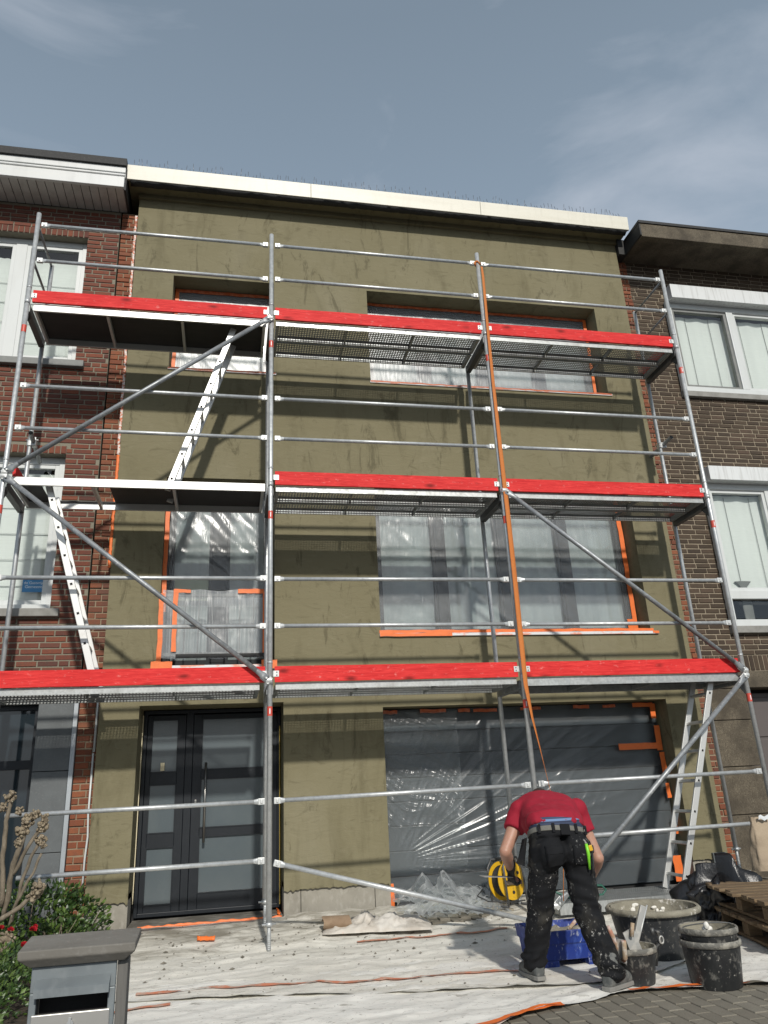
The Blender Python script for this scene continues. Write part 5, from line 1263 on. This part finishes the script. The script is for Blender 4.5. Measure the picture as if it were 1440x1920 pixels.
# ================================================================ planting by the brick house
def leaf_mat(name, a, b_):
    m, t, b, out = nodes_of(name)
    at_ = t.nodes.new('ShaderNodeAttribute'); at_.attribute_name = 'rnd'
    t.links.new(mixc(t, at_.outputs['Fac'], a, b_), b.inputs['Base Color']); b.inputs['Roughness'].default_value = .42
    return m
M['leaf'] = leaf_mat('shrub_leaf', (.022,.052,.012), (.10,.16,.030))
def leaves(mb, c, n, d, s, r):
    u = Vector(d).normalized(); w = u.cross(Vector((r.uniform(-1,1), r.uniform(-1,1), r.uniform(-.2,1)))).normalized(); up = w.cross(u)
    c = Vector(c); mb.add([c, c+u*s*.45+w*s*.30+up*s*.05, c+u*s, c+u*s*.45-w*s*.30+up*s*.05, c+u*s*.5-up*s*.06], [(0,1,4),(1,2,4),(2,3,4),(3,0,4)])
    v = r.random(); mb.attr += [v*v if r.random() < .8 else v]*4
def shrub(name, label, blobs, n, s, seed):
    r = random.Random(seed); b0 = blobs[0]
    th = thing(name, (b0[0], b0[1], 0), label, 'shrub', 'shrubs in the front bed')
    mb = MB(); mb.attr = []; tw = MB(); W = [b[3]*b[4]*b[5] for b in blobs]
    for k in range(n):
        x0, y0, z0, rx, ry, rz = r.choices(blobs, W)[0]
        while True:
            p = Vector((r.uniform(-1,1), r.uniform(-1,1), r.uniform(-1,1)))
            if p.length < 1: break
        p *= (.62+.38*r.random())/max(p.length, .3)*min(1, p.length+.35)
        q = Vector((x0+p.x*rx, y0+p.y*ry, z0+p.z*rz)); g = nz3(q.x*5, q.y*5, q.z*5)
        q += Vector((g, nz3(q.y*5, q.z*5, 2), nz3(q.z*5, q.x*5, 7)))*.06
        if q.z < .0: continue
        if nz3(q.x*7+4, q.y*7, q.z*7) < -.28: continue
        d = Vector((p.x, p.y, p.z*.7+.5)) + Vector((r.uniform(-.9,.9), r.uniform(-.9,.9), r.uniform(-.7,.7)))
        leaves(mb, q, 1, d, s*r.uniform(.6,1.35), r)
    o = mb.build('foliage', M['leaf'], th); tag(o, kind='stuff')
    for k in range(26):
        x0, y0, z0, rx, ry, rz = r.choice(blobs); a = Vector((x0+r.uniform(-.3,.3)*rx, y0+r.uniform(-.3,.3)*ry, .0)); b = Vector((x0+r.uniform(-.9,.9)*rx, y0+r.uniform(-.9,.9)*ry, z0+rz*r.uniform(.3,1)))
        tw.path([a, a.lerp(b,.5)+Vector((r.uniform(-.04,.04), r.uniform(-.04,.04), .03)), b], [.007,.005,.002], 5)
    tw.build('twigs', M['bark'], th)
    return th
M['bark'] = pmat('grey_bark', (.20,.165,.12), .9, layers=[(22,(1,1,.4),.42,.68,(.10,.08,.055),.8),(50,(1,1,1),.6,.72,(.36,.31,.24),.6)], bump=(40,(1,1,.4),.8,.01))
shrub('shrub', 'leafy evergreen shrub spreading against the brick strip', [(-1.95,.35,.30,.50,.45,.36),(-1.62,.55,.22,.28,.35,.30),(-2.5,.1,.28,.5,.5,.34),(-1.70,.10,.18,.24,.3,.22)], 6200, .050, 5)
shrub('shrub', 'dense small leaved shrub behind the letterbox', [(-1.95,-1.35,.15,.42,.55,.26),(-2.2,-.6,.18,.5,.5,.30),(-1.72,-.55,.10,.26,.4,.20),(-2.0,-2.1,.08,.45,.5,.20)], 7600, .038, 6)
# pollarded rose with knobbly heads
PR = thing('pollarded_shrub', (-2.2,-.25,.0), 'bare pollarded shrub with knobbly cut heads and a few red blooms', 'shrub')
M['knob'] = pmat('knobbly_bark', (.30,.245,.165), .9, layers=[(30,(1,1,1),.42,.62,(.10,.075,.05),.9),(60,(1,1,1),.56,.7,(.55,.47,.36),.8)], bump=(36,(1,1,1),1.0,.02))
def stem(pts, r0, r1, heads):
    P = [at(x, y, Y) for (x, y, Y) in pts]; n = len(P); Q = []; R_ = []
    for i in range(n-1):
        for k in range(6):
            t_ = k/6; p = P[i].lerp(P[i+1], t_); g = (i+t_)/(n-1)
            Q.append(p + Vector((nz3(p.x*9, p.z*9, 1), nz3(p.z*9, p.y*9, 4), 0))*.014); R_.append((r0+(r1-r0)*g)*(1+.18*nz3(p.z*20, p.x*20)))
    Q.append(P[-1]); R_.append(r1)
    o = MB().path(Q, R_, 9).build('stem', M['bark'], PR)
    for (x, y, Y, s) in heads:
        c = at(x, y, Y); m = MB(); r = random.Random(int(x*7+y))
        for k in range(46):
            d = Vector((r.gauss(0,1), r.gauss(0,1), r.gauss(0,1))).normalized()*s*r.uniform(.35,1.0); q = r.uniform(.16,.36)*s
            m.ball(c+d, q, q, q*r.uniform(.7,1.2), 6, 5)
        m.build('knobbly_head', M['knob'], o)
stem([(2,1700,-.35),(6,1600,-.4),(10,1540,-.4),(22,1500,-.42)], .020, .016, [(20,1495,-.42,.050),(6,1515,-.42,.035)])
stem([(8,1720,-.30),(24,1620,-.4),(42,1575,-.45),(50,1545,-.45)], .022, .018, [(52,1540,-.45,.052),(40,1560,-.45,.055),(66,1528,-.45,.045),(36,1520,-.45,.034),(34,1580,-.45,.04)])
stem([(24,1640,-.38),(50,1590,-.42),(76,1555,-.42)], .016, .014, [(80,1550,-.42,.048),(84,1535,-.42,.036)])
stem([(20,1730,-.3),(38,1660,-.38),(58,1610,-.4),(72,1582,-.4)], .014, .012, [(76,1575,-.4,.042),(82,1585,-.4,.028)])
stem([(14,1745,-.3),(30,1690,-.4),(62,1640,-.42),(78,1600,-.42)], .013, .010, [])
stem([(0,1725,-.5),(40,1700,-.5),(58,1680,-.5),(70,1665,-.5)], .018, .014, [(72,1664,-.5,.055),(62,1680,-.5,.045)])
stem([(20,1760,-.7),(10,1752,-.7),(-6,1750,-.7)], .012, .010, [(14,1762,-.72,.06),(4,1775,-.72,.05)])
M['petal'] = pmat('red_petal', (.42,.012,.022), .55)
for (x, y, Y, s) in ((62,1745,-.5,.035),(20,1745,-.72,.028),(2,1742,-.72,.03),(45,1776,-.9,.040),(66,1738,-.45,.022)):
    c = at(x, y, Y); m = MB(); r = random.Random(x)
    for k in range(22):
        a = k*2.4; e = .2+.9*k/22; d = Vector((math.cos(a)*math.sin(e), math.sin(a)*math.sin(e)-.2, math.cos(e))); w = d.cross(Vector((r.random(), r.random(), .3))).normalized()
        m.add([c, c+d*s*.6+w*s*.45, c+d*s, c+d*s*.6-w*s*.45], [(0,1,2,3)])
    m.build('bloom', M['petal'], PR)
M['soil'] = pmat('bed_soil', (.045,.034,.022), .95, layers=[(20,(1,1,1),.4,.7,(.08,.06,.04),.8)], bump=(20,(1,1,1),1,.03))
mb = MB(); mb.grid(30, 40, lambda u, v: (-4.2+u*2.72, -3.0+v*4.05, ground_z(0, -3.0+v*4.05)+.012+.03*fbm(u*9, v*9)*min(1, 8*min(u, 1-u)))); tag(mb.build('planting_bed', M['soil']), kind='structure')

# ================================================================ worker bending over
def capsule(m, a, b, ra, rb, n=16):
    a = Vector(a); b = Vector(b); d = (b-a).normalized(); pts = []; rs = []
    for k in range(1, 5): t_ = math.pi/2*k/5; pts.append(a-d*ra*math.cos(t_)); rs.append(ra*math.sin(t_))
    pts += [a, b]; rs += [ra, rb]
    for k in range(4, 0, -1): t_ = math.pi/2*k/5; pts.append(b+d*rb*math.cos(t_)); rs.append(rb*math.sin(t_))
    m.path(pts, rs, n)
def loft(m, rings, n=28):
    b0 = len(m.v)
    for (c, s, t, hs, ht) in rings:
        for k in range(n):
            a = 2*math.pi*k/n; ca, sa = math.cos(a), math.sin(a); f = 1/((abs(ca)**2.5+abs(sa)**2.5)**(1/2.5))
            m.v.append(tuple(Vector(c)+Vector(s)*hs*ca*f+Vector(t)*ht*sa*f))
    N = len(rings)
    for i in range(N-1):
        for k in range(n):
            k2 = (k+1) % n; m.f.append([b0+i*n+k, b0+i*n+k2, b0+(i+1)*n+k2, b0+(i+1)*n+k]); m.m.append(0); m.sm.append(True)
    m.f.append([b0+k for k in range(n)][::-1]); m.m.append(0); m.sm.append(True); m.f.append([b0+(N-1)*n+k for k in range(n)]); m.m.append(0); m.sm.append(True)
def melt(name, m, mat, parent, voxel=.012, smooth=4, disp=None):
    me = m.mesh(name+'_raw', mat); o = bpy.data.objects.new(name+'_raw', me); COL.objects.link(o)
    r = o.modifiers.new('r', 'REMESH'); r.mode = 'VOXEL'; r.voxel_size = voxel
    s = o.modifiers.new('s', 'SMOOTH'); s.iterations = smooth; s.factor = .5
    dg = bpy.context.evaluated_depsgraph_get(); new = bpy.data.meshes.new_from_object(o.evaluated_get(dg))
    bpy.data.objects.remove(o, do_unlink=True); bpy.data.meshes.remove(me)
    new.name = name
    if disp:
        nn = len(new.vertices); co = np.empty(nn*3); no = np.empty(nn*3)
        new.vertices.foreach_get('co', co); new.vertices.foreach_get('normal', no); co = co.reshape(-1,3); no = no.reshape(-1,3)
        d = np.array([disp(c) for c in co]); co += no*d[:, None]; new.vertices.foreach_set('co', co.ravel())
    new.polygons.foreach_set('use_smooth', [True]*len(new.polygons)); new.materials.clear(); new.materials.append(mat); new.update()
    return link(name, new, parent)
WK = thing('person', (1.84,-2.0,-.02), 'worker in red t-shirt and black paint splashed trousers bending forward', 'person')
M['skin'] = pmat('skin', (.42,.235,.165), .5, layers=[(14,(1,1,1),.42,.68,(.36,.18,.125),.6)])
M['skin'].node_tree.nodes['Principled BSDF'].inputs['Subsurface Weight'].default_value = .08
M['shirt'] = pmat('red_cotton', (.28,.004,.020), .85, layers=[(7,(1,1,1),.60,.75,(.36,.08,.09),.5),(3,(1,1,1),.4,.7,(.23,.003,.015),.6)], bump=(200,(1,1,1),.15,.002))
M['trousers'] = pmat('black_work_cloth', (.009,.0095,.011), .85, spec=.2, layers=[(5,(1,1,1),.45,.7,(.018,.018,.019),.8),(9,(1,1,.6),.50,.64,(.06,.055,.045),.7),(60,(1,1,.7),.61,.66,(.46,.45,.42),.85),(26,(1,1,.7),.63,.68,(.38,.37,.34),.75)], bump=(220,(1,1,1),.2,.002))
_t = M['trousers'].node_tree; _b = _t.nodes['Principled BSDF']; _c = _b.inputs['Base Color'].links[0].from_socket
_m = mrange(_t, noise(_t, coords(_t, (1,1,.8)), 4.2, 3, .5), .50, .62)
_t.links.new(mixc(_t, _m, (.0095,.010,.0115), _c), _b.inputs['Base Color'])
M['boot'] = pmat('dusty_boot', (.075,.08,.078), .75, layers=[(20,(1,1,1),.46,.66,(.19,.19,.175),.7)], bump=(50,(1,1,1),.4,.004))
M['sole'] = pmat('boot_sole', (.20,.195,.18), .85); M['glove'] = pmat('dark_work_glove', (.030,.026,.024), .8, layers=[(30,(1,1,1),.5,.68,(.11,.095,.08),.6)])
M['belt'] = pmat('grey_webbing_belt', (.15,.145,.125), .8, layers=[(20,(8,8,1),.4,.7,(.10,.097,.085),.6)]); M['hair'] = pmat('dark_short_hair', (.03,.022,.016), .7, bump=(120,(1,1,1),.6,.004))
bc = Vector((1.828,-2.01,.905)); nk = Vector((1.955,-1.52,1.085)); axs = (nk-bc).normalized(); sd_ = Vector((1,0,0)); sd_ = (sd_-axs*sd_.dot(axs)).normalized(); tb = axs.cross(sd_) * -1
if tb.z < 0: tb = -tb                                        # points out of the back
Lt = (nk-bc).length
wa = (axs*.30+Vector((0,0,1))*.70).normalized(); ws = (Vector((1,0,0))-wa*wa.x).normalized(); wt_ = ws.cross(wa)
if wt_.y > 0: wt_ = -wt_                                     # outward at the back of the waist
bw = Vector((1.830,-2.015,.895))
hipL, hipR = Vector((1.725,-2.03,.80)), Vector((1.935,-2.05,.80)); knL, knR = Vector((1.705,-1.90,.45)), Vector((1.945,-2.09,.43)); anL, anR = Vector((1.672,-1.77,.105)), Vector((2.015,-2.19,.095))
shL, shR = Vector((1.735,-1.63,1.045)), Vector((2.155,-1.63,1.03)); elL, elR = Vector((1.555,-1.72,.785)), Vector((2.255,-1.70,.70)); wrL, wrR = at(957,1628,-1.52), at(1112,1640,-1.50)
hdc = nk+axs*.16+Vector((.015,.02,-.072))
# body: one skin surface, head to hands
m = MB(); loft(m, [(bc+axs*.10,sd_,tb,.145,.085),(bc+axs*.16,sd_,tb,.155,.095),(bc+axs*.32,sd_,tb,.175,.10),(bc+axs*.46,sd_,tb,.15,.085),(bc+axs*Lt,sd_,tb,.06,.06)])
capsule(m, nk-axs*.08, hdc, .058, .055); Rh = Matrix((sd_, axs, tb)).transposed()
m.ball(hdc+axs*.05, .076, .110, .095, 18, 14, rot=Rh); m.ball(hdc+axs*.0-tb*.06, .055, .06, .05, 12, 9, rot=Rh)
m.ball(hdc-tb*.115+axs*.03, .014, .022, .018, 8, 6, rot=Rh)                                        # nose
for s in (-1, 1): m.ball(hdc+sd_*.078*s+axs*.03, .010, .022, .032, 8, 6, rot=Rh); m.ball(hdc-tb*.085+sd_*.030*s+axs*.055, .013, .013, .010, 8, 6, rot=Rh)
m.ball(hdc-tb*.098+axs*-.015, .024, .008, .008, 8, 6, rot=Rh)
for (s, e, w) in ((shL, elL, wrL), (shR, elR, wrR)):
    capsule(m, s, s.lerp(e,.55), .056, .050); capsule(m, s.lerp(e,.45), e, .050, .041); f = (w-e); capsule(m, e, e+f*.35, .043, .045); capsule(m, e+f*.3, w, .045, .028)
def hand(m, w, dirv, palmn, s=1.0, curl=.6, r=.0085):
    d = Vector(dirv).normalized(); n = Vector(palmn); n = (n-d*n.dot(d)).normalized(); side = d.cross(n)
    for k in (-1.2,-.4,.4,1.2): capsule(m, w+side*.012*k, w+d*.085*s+side*.019*k*s, .014*s, .0125*s, 8)
    for k, L_ in ((-1.45,.068), (-.5,.080), (.5,.075), (1.45,.058)):
        p = w+d*.085*s+side*.0185*k*s; a = 0
        for j, fr_ in enumerate((.45,.32,.23)):
            a += curl*(.7+.25*j); q = p + (d*math.cos(a)+n*math.sin(a))*L_*fr_*s*1.25; capsule(m, p, q, r*s, r*s*.93, 8); p = q
    p = w+d*.02*s-side*.030*s
    for (a, L_) in ((.5,.04), (.75,.034), (.9,.028)):
        q = p + (d*.75-side*(.75-a*.55)+n*a).normalized()*L_*s; capsule(m, p, q, .0105*s, .0095*s, 8); p = q
hand(m, wrR, (-.05,.45,-.9), (-.85,.3,.1), 1.0, .55)
hand(m, wrL, (.12,.40,-.9), (.8,.4,.1), .92, .9, .007)
body = melt('body', m, M['skin'], WK, .0075, 3)
# hair cap
m = MB(); m.ball(hdc+axs*.055+tb*.012, .081, .116, .092, 20, 14, rot=Rh); melt('hair', m, M['hair'], WK, .010, 2)
# t-shirt
def fold_shirt(c):
    p = Vector(c)-bc; a = p.dot(axs); b = p.dot(sd_)
    return .010*nz3(b*9, a*14, 1) + .016*abs(nz3(b*14+a*6, a*5-b*2, 4))*max(0, 1-a*1.6) + .003*nz3(b*24, a*20, 7)
m = MB(); loft(m, [(bw+wa*.045,ws,wt_,.196,.118),(bw+wa*.075+axs*.02,ws,(wt_*.6+tb*.4),.200,.128),(bc+axs*.18,sd_,tb,.203,.134),(bc+axs*.32,sd_,tb,.216,.142),(bc+axs*.43,sd_,tb,.212,.128),(bc+axs*.50,sd_,tb,.155,.098),(bc+axs*(Lt+.03),sd_,tb,.075,.065)])
for (s, e) in ((shL, elL), (shR, elR)): capsule(m, s+axs*-.02, s.lerp(e,.14), .088, .080); b0 = s.lerp(e,.10); b1 = s.lerp(e,.50); m.path([b0, b0.lerp(b1,.5), b1], [.080,.077,.076], 18)
melt('t_shirt', m, M['shirt'], WK, .011, 4, fold_shirt)
# bare strip of underwear between shirt and belt
M['navy'] = pmat('navy_waistband', (.02,.028,.06), .8, layers=[(30,(0,0,1),.5,.55,(.16,.25,.42),.9)])
m = MB(); loft(m, [(bw-wa*.02,ws,wt_,.186,.118),(bw+wa*.075,ws,wt_,.184,.118)]); m.build('waistband', M['navy'], WK)
# trousers
def leg(m, h, k, a):
    capsule(m, h, k, .110, .088); capsule(m, k, a.lerp(k,.45), .087, .084); capsule(m, a.lerp(k,.5), a+Vector((0,0,.005)), .084, .080)
def fold_leg(c):
    x, y, z = c; kz = math.exp(-((z-.45)/.09)**2)*.8 + math.exp(-((z-.14)/.09)**2)*1.15 + math.exp(-((z-.72)/.10)**2)*.45 + .25
    s = 1 if x > 1.83 else -1
    w = nz3(z*34+x*7*s, x*5, s*3.1)*.6 + abs(nz3(z*20+x*13*s+y*6, y*8, s*1.7))*1.1 - .25
    return .021*kz*w + .005*nz3(x*16, y*16, z*16)
m = MB(); leg(m, hipL, knL, anL); leg(m, hipR, knR, anR)
loft(m, [(Vector((1.83,-2.03,.74)),(1,0,0),(0,1,0),.150,.105),(Vector((1.83,-2.04,.82)),(1,0,0),(0,1,.2),.198,.130),(bw-wa*.05,ws,wt_,.199,.132),(bw+wa*.022,ws,wt_,.192,.124)])
m.ball((1.745,-2.10,.785), .100,.085,.105, 14, 10); m.ball((1.915,-2.115,.785), .100,.085,.105, 14, 10)
TR = melt('trousers', m, M['trousers'], WK, .011, 4, fold_leg)
# belt with loops, pockets, holster pouch, tape measure
m = MB(); loft(m, [(bw-wa*.016,ws,wt_,.2005,.1335),(bw+wa*.018,ws,wt_,.198,.131)]); m.build('belt', M['belt'], WK, bevel=.003)
for s in (-.16,-.07,.09,.165):
    p = bw+ws*s+wt_*(.133*(1-abs(s/.21)**2.5)**(1/2.5)+.004); MB().obox(p-wa*.002, ws, wa, wt_, .011, .030, .004).build('belt_loop', M['trousers'], WK, bevel=.003)
MB().obox(bw+ws*.01+wt_*.138-wa*.012, ws, wa, wt_, .034, .036, .004).build('belt_patch', M['trousers'], WK, bevel=.004)
def pocket(c, w, h, tilt, nm):
    m = MB(); m.grid(8, 8, lambda u, v: Vector(c)+Vector(((u-.5)*w, -.010-.030*(1-(2*u-1)**2)+.01*v, (v-.5)*h*(1-.12*abs(2*u-1)*(1-v))+tilt*(u-.5)))); o = m.build(nm, M['trousers'], WK)
    sw = o.modifiers.new('wrap', 'SHRINKWRAP'); sw.target = TR; sw.offset = .004; sw.wrap_method = 'NEAREST_SURFACEPOINT'; sw.wrap_mode = 'ABOVE_SURFACE'
    sl = o.modifiers.new('solid', 'SOLIDIFY'); sl.thickness = .006; sl.offset = 0
pocket((1.735,-2.165,.81), .13, .055, .0, 'pocket_flap'); pocket((1.74,-2.170,.735), .135, .12, .0, 'back_pocket'); pocket((1.925,-2.190,.76), .135, .15, .0, 'back_pocket')
m = MB(); a0 = at(985,1575,-2.05); m.add([a0+Vector((.0,0,.0)), a0+Vector((.03,.05,.01)), at(968,1618,-2.02), at(983,1624,-2.03), a0+Vector((.0,.06,.0)), at(970,1619,-1.97)], [(0,1,3,2),(0,2,5,4),(2,3,5),(0,4,1),(1,4,5,3)]); m.build('hip_pouch', M['trousers'], WK, solid=.006)
pouch = at(1103,1592,-2.16)
MB().obox(pouch, (1,0,0), (0,1,0), (0,0,1), .030, .028, .025).build('tool_holder', M['dark_trim'], WK, bevel=.008)
M['hivis'] = pmat('green_plastic', (.20,.62,.03), .45)
MB().obox(at(1107,1590,-2.20), (.97,0,.2), (0,1,0), (-.2,0,.97), .013, .008, .018).build('tape_measure', M['yellow'], WK, bevel=.004)
MB().path([at(1099,1582,-2.20), at(1103,1600,-2.20), at(1106,1630,-2.19)], [.010,.012,.007], 8).build('knife_handle', M['hivis'], WK)
MB().path([at(1111,1600,-2.19), at(1113,1625,-2.19), at(1110,1638,-2.18)], [.005,.006,.004], 8).build('pencil_clip', M['dark_trim'], WK)
# gloves: left hand holding a trowel
m = MB(); hand(m, wrL+Vector((0,-.005,.0)), (.12,.40,-.9), (.8,.4,.1), 1.08, .9, .011); capsule(m, wrL+Vector((-.01,-.03,.035)), wrL, .040, .036); melt('glove', m, M['glove'], WK, .006, 2)
TRW = thing('trowel', tuple(wrL+Vector((.02,.05,-.1))), 'long steel trowel held in the gloved hand', 'trowel')
gp = wrL+Vector((.03,.05,-.10)); MB().tube(gp+Vector((.06,-.01,.0)), gp+Vector((-.05,.0,.0)), .013, 10).build('handle', M['wood_handle'], TRW)
bl = at(903,1643,gp.y-.02); br_ = at(958,1644,gp.y-.02); MB().obox((bl+br_)/2, (br_-bl).normalized(), (0,1,0), (0,0,1), (br_-bl).length/2, .05, .0015).build('blade', M['tool_steel'], TRW)
# boots
def boot(nm, a, toe_dir, gz):
    d = Vector(toe_dir).normalized(); s = Vector((d.y, -d.x, 0)); b = Vector((a.x, a.y, gz)); m = MB()
    loft(m, [(b-d*.075+Vector((0,0,.055)),s,(0,0,1),.030,.040),(b-d*.055+Vector((0,0,.06)),s,(0,0,1),.040,.052),(b+d*.02+Vector((0,0,.062)),s,(0,0,1),.043,.056),(b+d*.10+Vector((0,0,.055)),s,(0,0,1),.049,.046),(b+d*.165+Vector((0,0,.045)),s,(0,0,1),.046,.035),(b+d*.205+Vector((0,0,.038)),s,(0,0,1),.030,.024)])
    capsule(m, b-d*.01+Vector((0,0,.09)), b-d*.012+Vector((0,0,.17)), .054, .056)
    melt(nm, m, M['boot'], WK, .009, 3)
    so_ = MB(); out_ = [(-.088,.0),(-.085,.030),(-.05,.042),(.03,.044),(.10,.052),(.17,.048),(.212,.028),(.222,0)]; P = [b+d*u+s*v for (u, v) in out_]+[b+d*u-s*v for (u, v) in out_[-2:0:-1]]
    n = len(P); so_.add([p+Vector((0,0,.001)) for p in P]+[p+Vector((0,0,.026)) for p in P], [tuple(range(n))[::-1], tuple(range(n, 2*n))]+[(i, (i+1) % n, n+(i+1) % n, n+i) for i in range(n)]); so_.build('boot_sole', M['sole'], WK, bevel=.004)
boot('boot', anL+Vector((0,-.0,0)), (-.08,1,0), tarp_z(anL.x, anL.y, 3.3)+.012); boot('boot', anR, (.85,.52,0), tarp_z(anR.x, anR.y, 8.1)+.004)
